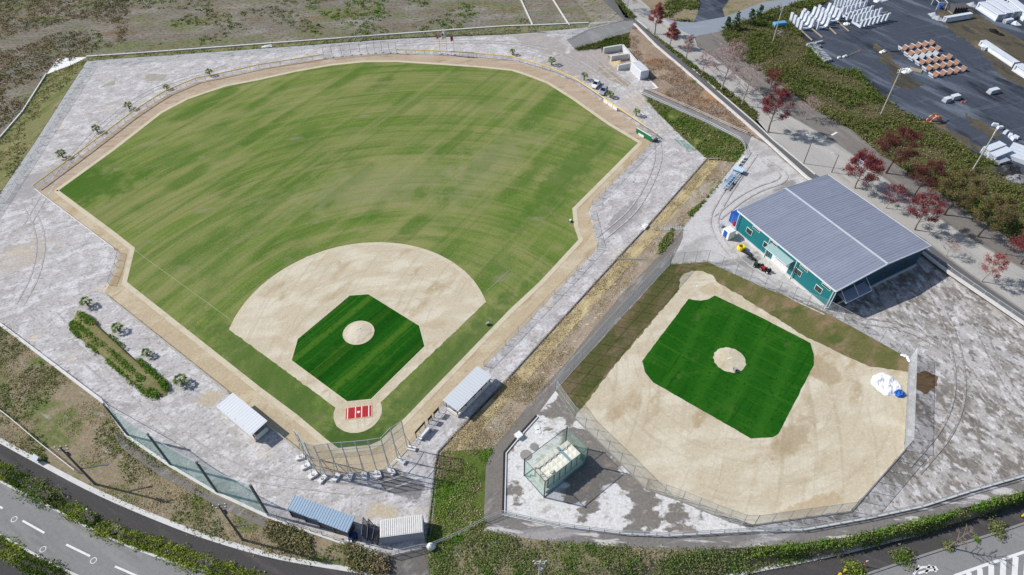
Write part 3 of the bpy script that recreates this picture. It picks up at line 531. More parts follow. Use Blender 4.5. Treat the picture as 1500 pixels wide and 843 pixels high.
sheet('upper_pavement', [(930, 38), (961, 68.5), (994, 96.5), (1032, 129.5), (1070, 162.5), (1120, 206), (1182, 262), (1353, 373), (1391, 402), (1500, 476), (1640, 575), (1640, 555), (1500, 455), (1440, 414), (1386, 375), (1356, 352), (1194, 255), (1158, 225), (1133, 205), (1108, 180), (938, 31), (915, 26), (900, 0), (880, -20), (870, -10), (882, 0), (915, 30), (928, 30.5)], G_pavedk, ZM, 1)
sheet('main_road', [(902, 0), (929, 28), (945, 40), (1108, 175), (1133, 205), (1158, 225), (1194, 255), (1356, 352), (1386, 375), (1440, 414), (1500, 455), (1640, 555), (1640, 480), (1500, 395), (1424.6, 352), (1374, 319), (1335.7, 294), (1285, 253), (1252, 229), (1210, 200), (1148, 165), (1120, 142), (1044.6, 83.8), (1021.7, 68.5), (1017, 54), (1057, 45.7), (1120, 19), (1181, 0), (1260, -30), (1200, -30), (1148, 0), (1120, 2.5), (1062, 25), (1017, 33), (990, 31), (976, 28), (953, 13), (938, 0), (900, -40), (860, -40)], G_road, ZM, 2)
sheet('side_road', [(976, 28), (990, 31), (1017, 33), (1062, 25), (1120, 2.5), (1148, 0), (1200, -30), (1260, -30), (1181, 0), (1120, 19), (1057, 45.7), (1017, 54), (1000, 46), (960, 20)], G_roadblue, ZM, 3)
sheet('branch_road', [(1024, 0), (1065, 0), (1085, -30), (1000, -60), (1010, -20)] [::-1] + [(1020, 28), (1016, 33), (1062, 25), (1058, 12)][::1], G_yard, ZM, 3) if False else sheet('branch_road', [(1016, 33), (1022, 20), (1024, 0), (1015, -40), (1080, -40), (1068, 0), (1058, 14), (1062, 25)], G_yard, ZM, 4)
sheet('far_pavement', [(1022, 68), (1045, 83.8), (1120, 142), (1148, 165), (1210, 200), (1252, 229), (1285, 253), (1335.7, 294), (1374, 319), (1424.6, 352), (1500, 395), (1640, 480), (1640, 440), (1500, 362), (1483, 352), (1419.5, 312), (1374, 281), (1287.5, 225), (1252, 193), (1196, 162), (1140, 122), (1075, 80), (1057, 45.7), (1017, 54)], G_sidew, ZM, 1)
SHRUB = [(1056, 46), (1075, 80), (1140, 122), (1196, 162), (1252, 193), (1287.5, 225), (1374, 281), (1419.5, 312), (1483, 352), (1500, 362), (1640, 440), (1640, 340), (1500, 273.6), (1450, 235.5), (1412, 214), (1348.5, 178), (1313, 157), (1282.5, 134.5), (1257, 104), (1221.5, 101.5), (1181, 61), (1153, 30.5), (1200, 8), (1240, -10), (1181, 0), (1120, 19)]
sheet('hedge_slope', SHRUB, G_under, ZM, rag=.6)
sheet('upper_scrub', [(938, 0), (953, 13), (976, 28), (1016, 33), (1022, 20), (1024, 0), (1015, -40), (900, -40)], G_slope, ZM)
sheet('upper_scrub', [(1062, 25), (1120, 2.5), (1148, 0), (1200, -30), (1160, -60), (1080, -40), (1068, 0), (1058, 14)], G_slope, ZM)
sheet('precast_yard', [(1153, 30.5), (1181, 61), (1221.5, 101.5), (1257, 104), (1282.5, 134.5), (1313, 157), (1348.5, 178), (1412, 214), (1450, 235.5), (1500, 273.6), (1640, 340), (1900, 200), (1800, -150), (1300, -120), (1180, -30), (1240, -10), (1200, 8)], G_yard, ZM)
sheet('yard_verge', [(1371, 14), (1382, 36), (1440, 80), (1462, 108), (1500, 130), (1600, 190), (1600, 60), (1500, 60), (1460, 40), (1425, 16), (1400, 4)], G_yardsoil, ZM, 2, rag=1.2)
sheet('yard_strip', [(1283, 63), (1300, 76), (1318, 98), (1340, 118), (1352, 124), (1338, 132), (1310, 128), (1300, 100), (1278, 70)], G_yardsoil, ZM, 3, rag=1.2)
sheet('yard_strip', [(1412, 165), (1440, 180), (1470, 200), (1455, 206), (1425, 186)], G_yardsoil, ZM, 3, rag=1.2)
sheet('yard_strip', [(1349, 178), (1380, 180), (1412, 200), (1440, 222), (1412, 214)], G_yardsoil, ZM, 3, rag=1.2)
for pts in ([(929, 36), (961, 68), (994, 96), (1032, 129), (1070, 162), (1120, 205.5), (1182, 261.5), (1353, 372.5), (1391, 401.5), (1500, 475.5), (1600, 545)],):
    ribbon('pavement_wall', PP(pts, ZM), .55, M_kerb, h=.4)
ribbon('pavement_kerb', PP([(934, 30.5), (1000, 88), (1060, 141), (1108, 182), (1133, 206), (1194, 256)], ZM), .3, M_kerb, h=.14)
ribbon('pavement_kerb', PP([(1356, 354), (1386, 377), (1440, 416), (1500, 457), (1600, 525)], ZM), .3, M_drain, h=.14)
ribbon('pavement_kerb', PP([(1120, 142.5), (1148, 165.5), (1210, 200.5), (1252, 229.5), (1285, 253.5), (1335.7, 294.5), (1374, 319.5), (1424.6, 352.5), (1500, 395.5), (1600, 452)], ZM), .28, M_drain, h=.14)
sheet('grass_verge', [(945, 42), (1108, 165), (1108, 178), (1040, 124), (938, 36)], G_under, ZM, 5)
for a, b in (((1218, 198.5), (1226, 194)),): ribbon('tactile_strip', PP([a, b], ZM), .5, M_line, lay=4)
# ================================================================== FENCES
M_post = pmat('galvanised_post', (.36, .38, .40), .55, .3, dirt=(.25, .26, .27)); M_rail = pmat('galvanised_rail', (.50, .52, .53), .5, .3, dirt=(.34, .35, .36))
M_yellow = pmat('yellow_cap', (.78, .52, .06), .6, dirt=(.60, .50, .22)); M_pole = pmat('dark_pole', (.10, .105, .115), .6, dirt=(.06, .06, .07))
N_chain = netmat('chain_link', (.45, .48, .50), .24); N_light = netmat('chain_link_pale', (.62, .65, .69), .36); N_bs = netmat('backstop_chain', (.42, .45, .47), .12); N_low = netmat('low_chain_link', (.5, .52, .54), .16)
N_green = netmat('green_net', (.18, .50, .42), .34); N_mint = netmat('mint_mesh', (.22, .52, .44), .25); N_dark = netmat('backstop_net', (.26, .36, .35), .30)
M_footing = pmat('concrete_footing', (.74, .73, .71), .9, dirt=(.5, .49, .47))
def fence(name, label, W, h, sp, mesh=N_chain, mpost=M_post, r=.045, rails=(1.0,), cap=None, mrail=None, rr=.03, group=None, foot=False, cat='fence', mesh_h=(.05, 1.0), post_part='post'):
    base = W[0].copy(); t = thing(name, label, cat, base, 0, group); Wl = [p - base for p in W]
    pm = MB().tube([(0, 0, -.1), (0, 0, h)], r, 6).mesh(post_part, mpost)
    L = 0; pos = []
    for a, b in zip(Wl, Wl[1:]):
        d = (b - a).length; n = max(1, round(d / sp))
        pos += [a.lerp(b, i / n) for i in range(n)]
    pos.append(Wl[-1]); pos = pos[:98]
    for p in pos: link(post_part, pm, t, p)
    if foot:
        fm = MB().box((0, 0, .14), (.6, .6, .28), taper=.9).mesh('footing', M_footing)
        for p in pos: link('footing', fm, t, p + Vector((0, 0, 0)))
    for k in rails:
        part('top_rail' if k == 1 else 'rail', MB().tube([p + Vector((0, 0, h * k)) for p in Wl], rr, 5), mrail or mpost, t)
    if cap: part('yellow_cap', MB().tube([p + Vector((0, 0, h + .03)) for p in Wl], .13, 6), cap, t)
    if mesh:
        mb = MB()
        for a, b in zip(Wl, Wl[1:]): mb.quad(a + Vector((0, 0, h * mesh_h[0])), b + Vector((0, 0, h * mesh_h[0])), b + Vector((0, 0, h * mesh_h[1])), a + Vector((0, 0, h * mesh_h[1])))
        part('chain_mesh', mb, mesh, t)
    return t
GF = 'chain link fences round the main field'
fence('outfield_fence', 'low chain link fence with yellow cap along the left outfield beside the palms', PP([(53, 278), (130, 221), (194, 172), (227, 150), (245, 139), (288, 121), (341, 110), (380, 101), (411, 96), (474, 86)]), 1.25, 2.9, N_low, cap=M_yellow, group=GF)
fence('centre_screen', 'tall grey screen fence on white footings at the far end of the outfield', PP([(475, 85.5), (487, 84), (528, 80), (560, 77.5), (581, 78.5)]), 3.6, 2.6, N_low, rails=(1.0, .5), foot=True, r=.06, group=GF)
fence('outfield_fence', 'low chain link fence with yellow cap along the right outfield beside the parked cars', PP([(582, 78.5), (649, 81), (698, 84), (750, 89), (773, 95), (806, 105), (841, 120.5), (862, 134.5), (892, 155.5), (925, 177.5), (962, 203)]), 1.25, 2.9, N_low, cap=M_yellow, group=GF)
bn = thing('banner', 'white blank banner panels tied to the yellow capped outfield fence beside the silver car', 'banner', P(884, 150), 0)
bd = (P(904, 163.5) - P(884, 150)); bl = bd.length; bz = math.atan2(bd.y, bd.x); bn.rotation_euler.z = bz
for i in range(3): part('panel', MB().box((bl * (i + .5) / 3, -.12, .62), (bl / 3 - .15, .05, .95)), M_white, bn)
part('cord', MB().tube([(0, -.12, 1.15), (bl, -.12, 1.15)], .02, 4), M_post, bn)
def railing(name, label, W, h, sp, m=M_white, rails=(1.0, .55), r=.04, group=None, cat='railing'): return fence(name, label, W, h, sp, None, m, r, rails, None, None, .045, group, cat=cat)
railing('curb_rail', 'white double pipe rail along the upper left edge of the main field', PP([(52, 279), (168, 366.5)]), .7, 3, group=GF)
fence('side_fence', 'short chain link fence with long shadow at the left corner of the main field', PP([(176, 371), (171, 392), (161, 418)]), 1.3, 2.2, N_low, group=GF)
railing('curb_rail', 'grey double pipe rail down the left of the main field to the dugout', PP([(152, 431), (335, 577)]), .8, 3, M_rail, group=GF)
railing('curb_rail', 'short pipe rail between the left dugout and the tall backstop', PP([(397, 629), (447, 669)]), .9, 2.5, M_rail, group=GF)
fence('side_fence', 'low chain link fence running from the green padded shelter down the right field line', PP([(960, 205.5), (915, 252), (867, 300)]), 1.4, 3.4, N_low, group=GF)
fence('side_fence', 'short chain link fence at the kink of the right field edge', PP([(863, 309), (876, 362)]), 1.4, 3, N_low, group=GF)
fence('side_fence', 'low chain link fence along the lower right field line up to the dugout', PP([(875, 365), (829, 414), (740, 506), (709, 537)]), 1.4, 4.2, N_low, r=.05, group=GF)
fence('bench_fence', 'low fence beside the benches between the right dugout and the backstop', PP([(650, 593), (630, 616), (600, 652)]), 1.0, 3, N_low, group=GF)
# tall backstop behind home
BK = [(447, 669), (462, 690), (475, 693.5), (512, 694.5), (560, 688), (580, 672), (597, 655)]
bs = PP([(447.7, 669), (455, 681), (465, 693), (478, 698), (497, 695), (515, 693.5), (534, 692), (552, 690), (570, 687), (583, 673), (597, 657)])
H_B = 9.3; base = bs[3].copy(); t = thing('backstop', 'tall curved chain link backstop on white concrete footings behind home plate', 'backstop', base)
bl_ = [p - base for p in bs]; cen = sum(bl_, Vector()) / len(bl_) + Vector((1, 5, 0))
for i, p in enumerate(bl_):
    out = (p - cen); out.z = 0; out.normalize()
    hh = H_B - (1.2 if i in (0, 10) else 0)
    po = part('post', MB().tube([p, p + Vector((0, 0, hh))], .085, 6), M_rail, t)
    q = p + out * 1.0
    part('stay', MB().tube([q + Vector((0, 0, .2)), p + Vector((0, 0, hh * .55))], .05, 5), M_rail, t)
    f = part('footing', MB().box((0, 0, .2), (1.45, .8, .4), math.atan2(out.y, out.x), .95), M_footing, t, p + out * .75)
    part('anchor_plate', MB().box((0, 0, .43), (.4, .3, .06), math.atan2(out.y, out.x)), M_rail, f)
for k in (.02, .28, .55, .78, 1.0): part('rail', MB().tube([p + Vector((0, 0, H_B * k - (1.2 * k if i in (0, 10) else 0))) for i, p in enumerate(bl_)], .05, 5), M_rail, t)
for lo, hi, m, nm in ((.0, .55, N_bs, 'chain_mesh'), (.55, 1.0, N_dark, 'upper_net')):
    mb = MB()
    for i in range(10):
        a, b = bl_[i], bl_[i + 1]; ha = H_B - (1.2 if i == 0 else 0); hb = H_B - (1.2 if i == 9 else 0)
        mb.quad(a + Vector((0, 0, ha * lo)), b + Vector((0, 0, hb * lo)), b + Vector((0, 0, hb * hi)), a + Vector((0, 0, ha * hi)))
    part(nm, mb, m, t)
# tall green ball net by the slope
nb = PP([(188, 638), (250, 681), (318, 721), (392.5, 754)]); base = nb[0].copy()
t = thing('ball_net', 'tall green ball net on dark square posts above the roadside slope', 'net', base)
for p in nb: part('post', MB().box(p - base + Vector((0, 0, 4.65)), (.3, .3, 9.3), -.5), M_pole, t)
for a, b in zip(nb, nb[1:]):
    a = a - base; b = b - base; mb = MB(); n = 10
    sag = [min(1, .0 + 1 - .06 * math.sin(math.pi * i / n)) for i in range(n + 1)]
    for i in range(n):
        p, q = a.lerp(b, i / n), a.lerp(b, (i + 1) / n)
        mb.quad(p + Vector((0, 0, .1)), q + Vector((0, 0, .1)), q + Vector((0, 0, 9.2 * sag[i + 1])), p + Vector((0, 0, 9.2 * sag[i])))
    part('net', mb, N_green, t)
    part('top_cable', MB().tube([a.lerp(b, i / n) + Vector((0, 0, 9.2 * sag[i])) for i in range(n + 1)], .06, 5), M_rail, t)
e0 = P(163, 606); part('end_brace', MB().tube([nb[0] - base + Vector((0, 0, 9.2)), P(152, 590) - base + Vector((0, 0, .2))], .05, 5), M_rail, t)
# practice field fences
GP = 'chain link fences round the practice field'
fence('practice_fence', 'tall pale chain link fence on the left of the practice field beside the bank', PP([(813.6, 573), (898, 478), (981.4, 388)], Z1), 4.3, 2.6, N_light, M_rail, rails=(1.0, .5, .03), group=GP)
fence('practice_fence', 'chain link fence on white footings between the teal building and the practice field', PP([(981.4, 388), (1036, 383.6), (1119, 422), (1204, 455.5), (1262, 487), (1315, 517), (1332, 525)], Z1), 3.2, 3.1, N_low, rails=(1.0, .03), group=GP)
for c in ((1060, 396), (1081, 404.5)): pass
fence('practice_fence', 'pale mesh fence on the right edge of the practice field by the white tarpaulin', PP([(1332, 525), (1325.5, 660)], Z1), 3.4, 2.8, N_light, M_rail, rails=(1.0, .03), group=GP)
fence('practice_fence', 'chain link fence across the lower right corner of the practice field', PP([(1325.5, 660), (1285, 706), (1247, 749)], Z1), 3.0, 2.9, N_chain, rails=(1.0, .03), group=GP)
fence('practice_fence', 'pale mesh fence along the bottom edge of the practice field', PP([(1247, 749), (1180, 758), (1105, 769)], Z1), 3.0, 2.4, N_light, M_post, rails=(1.0, .03), group=GP)
fence('practice_fence', 'chain link fence between the water tank and the practice field', PP([(1105, 769), (1087, 769), (1045.5, 754), (998.5, 734.5), (946, 716), (891, 660), (841, 611), (813.6, 573)], Z1), 3.2, 2.5, N_chain, rails=(1.0, .5, .03), group=GP)
ribbon('field_kerb', PP([(1332, 526), (1325.5, 660), (1285, 706), (1247, 750), (1180, 759), (1105, 770), (1087, 770), (1045.5, 755), (998.5, 735), (946, 717), (891, 661), (841, 612)], Z1), .2, M_drain, h=.12)
GR = 'guard rails along the terrace edges'
fence('guard_fence', 'long white guard rail fence on the kerb above the near road on the right', PP([(736, 753.5), (819, 771.5), (907, 782.6), (979, 785.3), (1100, 778.6), (1174.6, 777), (1266, 760.7), (1349, 742.7), (1418, 720.6), (1500, 697), (1580, 673)], Z1), 1.15, 2.0, N_low, M_rail, rails=(1.0, .5), rr=.05, group=GR)
ribbon('terrace_kerb', PP([(736, 754), (819, 772), (907, 783), (979, 786), (1100, 779.2), (1174.6, 777.6), (1266, 761.3), (1349, 743.3), (1418, 721.2), (1500, 697.6), (1580, 673.6)], Z1), .3, M_kerb, h=.18)
fence('guard_fence', 'sloping guard fence crossing the weedy bank between the two yards', PP([(632, 801, .05), (668, 786, .4), (708, 765, .75), (735, 753, Z1)]), 1.2, 2.2, N_low, M_rail, rails=(1.0, .5), group=GR)
fence('guard_fence', 'low chain link fence at the bottom of the gravel yard behind the two sheds', PP([(393, 757), (421, 767), (490, 791), (557, 813)]), 1.1, 2.2, N_low, M_post, group=GR)
fence('guard_fence', 'white mesh guard fence along the foot of the corrugated container', PP([(557, 813.5), (568, 815), (618, 803), (630, 802.5)]), 1.3, 1.8, N_light, M_rail, rails=(1.0, .4), group=GR)
railing('guard_fence', 'long white pipe rail at the top of the slope on the left edge', PP([(-60, 441), (0, 474), (152, 589)]), .75, 3, M_white, group=GR)
ribbon('yard_kerb', PP([(-60, 442), (0, 475.5), (152, 590.5), (188, 641), (250, 683), (318, 723), (392, 757), (421, 768), (557, 814.5), (568, 816)]), .45, M_kerb, h=.15)
railing('handrail', 'thin white handrail running down the weeds on the lower left slope', PP([(-20, 588, -.7), (0, 602, -.8), (16, 614, -.85), (62, 653, -.95), (112, 692, -1.2)]), .9, 3.5, M_white)
fence('boundary_fence', 'thin wire fence along the stone band at the left of the gravel yard', PP([(-50, 385), (0, 309), (62, 213), (137, 97)]), 1.1, 3.2, N_low, M_rail, r=.04)
fence('boundary_fence', 'thin wire fence on the dike above the far gravel strip', PP([(500, 61), (586, 55), (700, 50), (788, 46), (862, 40)]), 1.2, 3.4, N_low, M_post, r=.04)
fence('ramp_fence', 'chain link fence on the upper side of the short ramp road', PP([(830, 57.5, 0), (862, 42, .5), (914, 28.5, 1.4)]), 1.3, 2.6, N_low, M_rail)
fence('ramp_fence', 'chain link fence on the lower side of the short ramp road above the dark weeds', PP([(842, 73, 0), (880, 61, .6), (922, 47.5, 1.4)]), 1.3, 2.6, N_low, M_rail)
railing('ramp_rail', 'white guard rail along the footpath beside the green slope', PP([(940, 139.5, 0), (978.6, 157, .2), (1039.5, 184, .5), (1083, 206.5, .75), (1089, 214, .8), (1092, 226, .8)]), 1.0, 2.6, M_rail)
railing('ramp_rail', 'white guard rail on the upper side of the footpath', PP([(944, 132, 0), (1014, 162, .3), (1060, 183, .55), (1094, 198, .8)]), .9, 2.8, M_rail)
fence('wall_fence', 'wire fence behind the roadside wall to the right of the teal building', PP([(1356, 371), (1391, 399), (1440, 433), (1500, 473)], ZM), 1.2, 2.6, N_low, M_rail)
# stairs up the bank
sa, sb = P(955, 336, .05), P(999, 334, .8); d = sb - sa; t = thing('bank_steps', 'pale grey metal steps with side rails climbing the straw bank', 'steps', sa, math.atan2(d.y, d.x))
L = math.hypot(d.x, d.y); n = 13
for i in range(n): part('step', MB().box((L * (i + .5) / n, 0, .75 * (i + 1) / n + .02), (L / n * .7, 1.3, .06)), M_rail, t)
for s in (-.7, .7): part('side_rail', MB().tube([(0, s, .1), (0, s, .75), (L, s, 1.5), (L, s, .8)], .04, 5), M_rail, t)
solo('drain_box', MB().box((0, 0, .3), (1.5, 1.0, .6)).box((0, 0, .62), (.9, .6, .1)), M_white, 'white concrete box at the foot of the metal bank steps', 'drain box', P(944, 334), A_BANK)
# ================================================================== BUILDINGS
M_teal = pmat('teal_cladding', (.008, .165, .185), .5, dirt=(.012, .13, .15)); A_ROOF = ang((1210, 452), (1077, 338), Z1) + math.pi / 2; M_roofblue = gmat('blue_grey_roof', (.245, .27, .345), [((.205, .23, .30), (9, .6), A_ROOF, .5, .68, .55, 5), ((.29, .315, .385), (5, 3), .4, .52, .7, .5, 6), ((.20, .215, .26), (1, 6.2), A_ROOF, .985, 1.0, .5, 2, 'band'), ((.23, .21, .20), (2.4, .35), A_ROOF, .64, .74, .5, 5)], (1.6, .05), bump=0, rough=.6)
M_trim = pmat('white_trim', (.72, .75, .78), .5); M_glass = pmat('window_glass', (.03, .045, .035), .15, dirt=(.05, .06, .04), spec=.6); M_navy = pmat('gable_shade_navy', (.018, .065, .11), .5, dirt=(.01, .03, .06))  # navy on the gable: shade of the teal end wall put into its colour
M_ridge = pmat('ridge_flashing', (.52, .57, .63), .5); M_frame = pmat('window_frame', (.10, .14, .13), .5)
bA, bB = P(1210.5, 452, Z1), P(1077, 338.5, Z1); dx = (bB - bA); BL = math.hypot(dx.x, dx.y); brz = math.atan2(dx.y, dx.x)   # local +x runs along the front wall, -y goes inwards
t = thing('gymnasium', 'teal metal clad hall with broad blue grey ribbed roof', 'building', bA, brz)
BW, EH = 25.2, 5.45; LX = 26.0
def iw_(y): return -y
wall = MB()
# outer walls as a ring of slabs
wall.box((BL / 2, -.12, EH / 2), (BL, .24, EH)); wall.box((BL / 2, -BW + .12, EH / 2), (BL, .24, EH))
part('front_wall', MB().box((BL / 2, -.12, EH / 2), (BL, .24, EH)), M_teal, t)
part('rear_wall', MB().box((BL / 2, -BW + .12, EH / 2), (BL, .24, EH)), M_teal, t)
RZ = EH + .95
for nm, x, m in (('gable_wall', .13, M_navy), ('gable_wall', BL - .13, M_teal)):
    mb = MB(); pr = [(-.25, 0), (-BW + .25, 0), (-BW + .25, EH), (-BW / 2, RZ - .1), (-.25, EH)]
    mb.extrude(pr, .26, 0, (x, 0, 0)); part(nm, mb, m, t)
ov = .55
for s in (0, 1):
    mb = MB(); y0, y1 = (.55, -BW / 2) if s == 0 else (-BW - .55, -BW / 2)
    ze = EH + .12; zr = RZ + .12; x0, x1 = -ov, BL + ov
    mb.add([(x0, y0, ze), (x1, y0, ze), (x1, y1, zr), (x0, y1, zr), (x0, y0, ze - .15), (x1, y0, ze - .15), (x1, y1, zr - .15), (x0, y1, zr - .15)], [(0, 1, 2, 3), (4, 7, 6, 5), (0, 4, 5, 1), (1, 5, 6, 2), (2, 6, 7, 3), (3, 7, 4, 0)])
    n = 46
    for i in range(n + 1):
        x = x0 + (x1 - x0) * i / n; w_ = .045; hh = .03
        mb.add([(x - w_, y0, ze), (x + w_, y0, ze), (x + w_ * .6, y0, ze + hh), (x - w_ * .6, y0, ze + hh), (x - w_, y1, zr), (x + w_, y1, zr), (x + w_ * .6, y1, zr + hh), (x - w_ * .6, y1, zr + hh)], [(0, 1, 2, 3), (7, 6, 5, 4), (1, 5, 6, 2), (0, 3, 7, 4), (3, 2, 6, 7)])
    rf = part('roof', mb, M_roofblue, t)
    part('gutter', MB().box((BL / 2, y0 + (.08 if s == 0 else -.08), ze - .12), (BL + 2 * ov, .2, .22)), M_trim, t)
part('ridge_cap', MB().box((BL / 2, -BW / 2, RZ + .25), (BL + 2 * ov, .42, .1)), M_ridge, t)
for x in (-ov - .02, BL + ov + .02):
    mb = MB(); mb.tube([(x, .6, EH + .1), (x, -BW / 2, RZ + .14), (x, -BW - .6, EH + .1)], .13, 4); part('verge_trim', mb, M_trim, t)
part('plinth', MB().box((BL / 2, .1, .2), (BL + .3, .45, .4)), M_kerb, t); part('plinth', MB().box((-.1, -BW / 2, .2), (.4, BW, .4)), M_kerb, t)
for x in (.0, 9.3, 16.7, BL - .1): part('downpipe', MB().tube([(x, .42, 0), (x, .42, EH)], .085, 6), M_trim, t)
part('downpipe', MB().tube([(-.25, -.1, 0), (-.25, -.1, EH)], .085, 6), M_trim, t)
def winx(x, z, w, h):
    f = part('window', MB().box((x, .03, z), (w + .2, .1, h + .2)), M_trim, t)
    part('pane', MB().box((x, .07, z), (w, .08, h)), M_glass, f); part('mullion', MB().box((x, .09, z), (.07, .08, h)), M_frame, f)
for x in (3.1, 9.0 - .6, 18.2 - .9, 22.4): winx(x, 2.55, 1.5, 1.15)
for x in (1.9, 7.6, 15.9, 20.9): winx(x, 4.3, 1.9, .34)
dr = part('roller_door', MB().box((12.9, .05, 1.75), (4.4, .12, 3.5)), M_white, t)
for k in range(5): part('slat_line', MB().box((12.9, .12, .7 + k * .6), (4.3, .03, .05)), M_rail, dr)
M_can = pmat('translucent_canopy', (.32, .46, .46), .3, dirt=(.25, .38, .38))
cn = part('canopy', MB().add([(10.1, .3, 4.35), (16.1, .3, 4.35), (16.1, 2.1, 3.95), (10.1, 2.1, 3.95), (10.1, .3, 4.3), (16.1, .3, 4.3), (16.1, 2.1, 3.9), (10.1, 2.1, 3.9)], [(0, 1, 2, 3), (7, 6, 5, 4), (0, 4, 5, 1), (1, 5, 6, 2), (2, 6, 7, 3), (3, 7, 4, 0)]), M_can, t)
part('canopy_frame', MB().tube([(10.1, .3, 4.3), (10.1, 2.1, 3.9), (16.1, 2.1, 3.9), (16.1, .3, 4.3)], .06, 5), M_trim, cn)
part('door', MB().box((16.4 + .1, .05, 1.05), (.0 + .95, .12, 2.1)), M_frame, t)
# awning and openings on the shaded gable
aw = part('awning', MB().add([(-.2, -1.2, 3.6), (-.2, -8.2, 3.6), (-2.3, -8.2, 3.1), (-2.3, -1.2, 3.1), (-.2, -1.2, 3.5), (-.2, -8.2, 3.5), (-2.3, -8.2, 3.0), (-2.3, -1.2, 3.0)], [(0, 1, 2, 3), (7, 6, 5, 4), (0, 4, 5, 1), (1, 5, 6, 2), (2, 6, 7, 3), (3, 7, 4, 0)]), M_roofblue, t)
for y in (-1.3, -4.7, -8.1): part('awning_strut', MB().tube([(-.1, y, 4.9), (-2.3, y, 3.15)], .05, 5), M_trim, aw)
part('awning_trim', MB().tube([(-2.32, -1.2, 3.06), (-2.32, -8.2, 3.06)], .09, 4), M_trim, aw)
part('gable_opening', MB().box((-.06, -4.7, 1.6), (.14, 5.6, 3.2)), M_black, t)  # black panel painted for the dark inside of the opening under the awning
for y in (-14.5, -20.5):
    f = part('window', MB().box((-.03, y, 2.6), (.12, 1.8, 1.3)), M_frame, t); part('pane', MB().box((-.08, y, 2.6), (.08, 1.6, 1.1)), M_glass, f)
# shipping containers, sheds
def rect(p0, p1, p2):
    """base rectangle from three world corners: origin p0, +x towards p1, y towards p2"""
    d = p1 - p0; rz = math.atan2(d.y, d.x); e = p2 - p0; ey = -math.sin(rz) * e.x + math.cos(rz) * e.y
    return p0, rz, math.hypot(d.x, d.y), ey
def container(name, label, cat, p0, rz, L, Wd, h, mroof, mwall, ribs=0, ribm=None, dark_end=False):
    t = thing(name, label, cat, p0, rz); s = 1 if Wd > 0 else -1
    body = MB().box((L / 2, Wd / 2, h / 2), (L, abs(Wd), h))
    for i in range(int(L / .35)): body.box((.25 + i * .35, -.0, h / 2), (.14, .08, h * .84)); body.box((.25 + i * .35, Wd, h / 2), (.14, .08, h * .84))
    part('body', body, mwall, t)
    mb = MB().box((L / 2, Wd / 2, h + .03), (L + .1, abs(Wd) + .1, .08))
    for i in range(ribs): mb.box((L * (i + .5) / ribs, Wd / 2, h + .1), (L / ribs * .5, abs(Wd) - .1, .07))
    part('roof', mb, mroof, t)
    for x in (0, L):
        for y in (0, Wd): part('corner_post', MB().box((x, y, h / 2), (.14, .14, h + .1)), mwall, t)
    d = part('door', MB().box((-.03, Wd / 2, h / 2), (.08, abs(Wd) * .86, h * .88)), mwall, t)
    for k in (-.2, .2): part('lock_bar', MB().tube([(-.09, Wd / 2 + Wd * k, .2), (-.09, Wd / 2 + Wd * k, h - .2)], .03, 5), M_rail, d)
    return t
M_bluebox = pmat('blue_container_paint', (.012, .10, .42), .5, dirt=(.02, .09, .32)); M_greybox = pmat('grey_container_paint', (.34, .36, .41), .5, dirt=(.26, .28, .33)); M_whiteroof = pmat('white_container_roof', (.70, .69, .66), .6, vs=1.5, dirt=(.44, .42, .38))
M_pale = pmat('pale_shed_paint', (.70, .71, .74), .6, dirt=(.58, .59, .62))
c0 = bA + Matrix.Rotation(brz, 3, 'Z') @ Vector((BL + 3.15, -1.0, 0)); container('shipping_container', 'blue shipping container against the left end of the teal hall', 'container', c0, brz - math.pi / 2, 6.06, -2.44, 2.6, M_bluebox, M_bluebox, 14)
def at_top(p0, p1, h): a = P(*p0, h); b = P(*p1, h); a.z = b.z = 0; return a, b
a, b = at_top((557, 787.3), (617.7, 779.5), 2.55); container('shipping_container', 'grey container with rusted white corrugated roof beside the dark stacked frames', 'container', a, math.atan2(b.y - a.y, b.x - a.x), 6.1, 2.55, 2.5, M_whiteroof, M_greybox, 20)
M_bluesheet = pmat('blue_sheet_roof', (.29, .39, .50), .45, .1, vs=.5, dirt=(.22, .31, .42)); M_dkwall = pmat('dark_shed_wall', (.10, .105, .13), .7)
a, b = at_top((421.5, 746), (508.5, 779), 2.5); L = (b - a).length
t = thing('storage_shed', 'long low shed with pale blue monopitch sheet roof above the roadside slope', 'shed', a, math.atan2(b.y - a.y, b.x - a.x))
part('wall', MB().box((L / 2, .95, 1.15), (L - .3, 1.7, 2.3)), M_dkwall, t)
mb = MB().add([(-.1, -.1, 2.4), (L + .1, -.1, 2.4), (L + .1, 2.2, 2.75), (-.1, 2.2, 2.75), (-.1, -.1, 2.32), (L + .1, -.1, 2.32), (L + .1, 2.2, 2.67), (-.1, 2.2, 2.67)], [(0, 1, 2, 3), (7, 6, 5, 4), (0, 4, 5, 1), (1, 5, 6, 2), (2, 6, 7, 3), (3, 7, 4, 0)])
for i in range(24): x = L * i / 23; mb.add([(x - .05, -.1, 2.4), (x + .05, -.1, 2.4), (x, -.1, 2.45), (x - .05, 2.2, 2.75), (x + .05, 2.2, 2.75), (x, 2.2, 2.8)], [(0, 1, 2), (5, 4, 3), (1, 4, 5, 2), (0, 2, 5, 3)])
part('roof', mb, M_bluesheet, t)
for i in range(5): part('post', MB().box((.1 + i * (L - .2) / 4, .02, 1.18), (.14, .14, 2.36)), M_pole, t)
M_bin = pmat('red_bench_paint', (.40, .03, .03), .6)
pa, pb = P(441.5, 733), P(459, 740); d = pb - pa; t = thing('bench', 'red low bench on the gravel behind the blue roofed shed', 'bench', pa, math.atan2(d.y, d.x)); L = d.length
part('seat', MB().box((L / 2, 0, .42), (L, .4, .06)), M_bin, t)
for x in (.3, L / 2, L - .3): part('leg', MB().box((x, 0, .2), (.08, .36, .4)), M_pole, t)
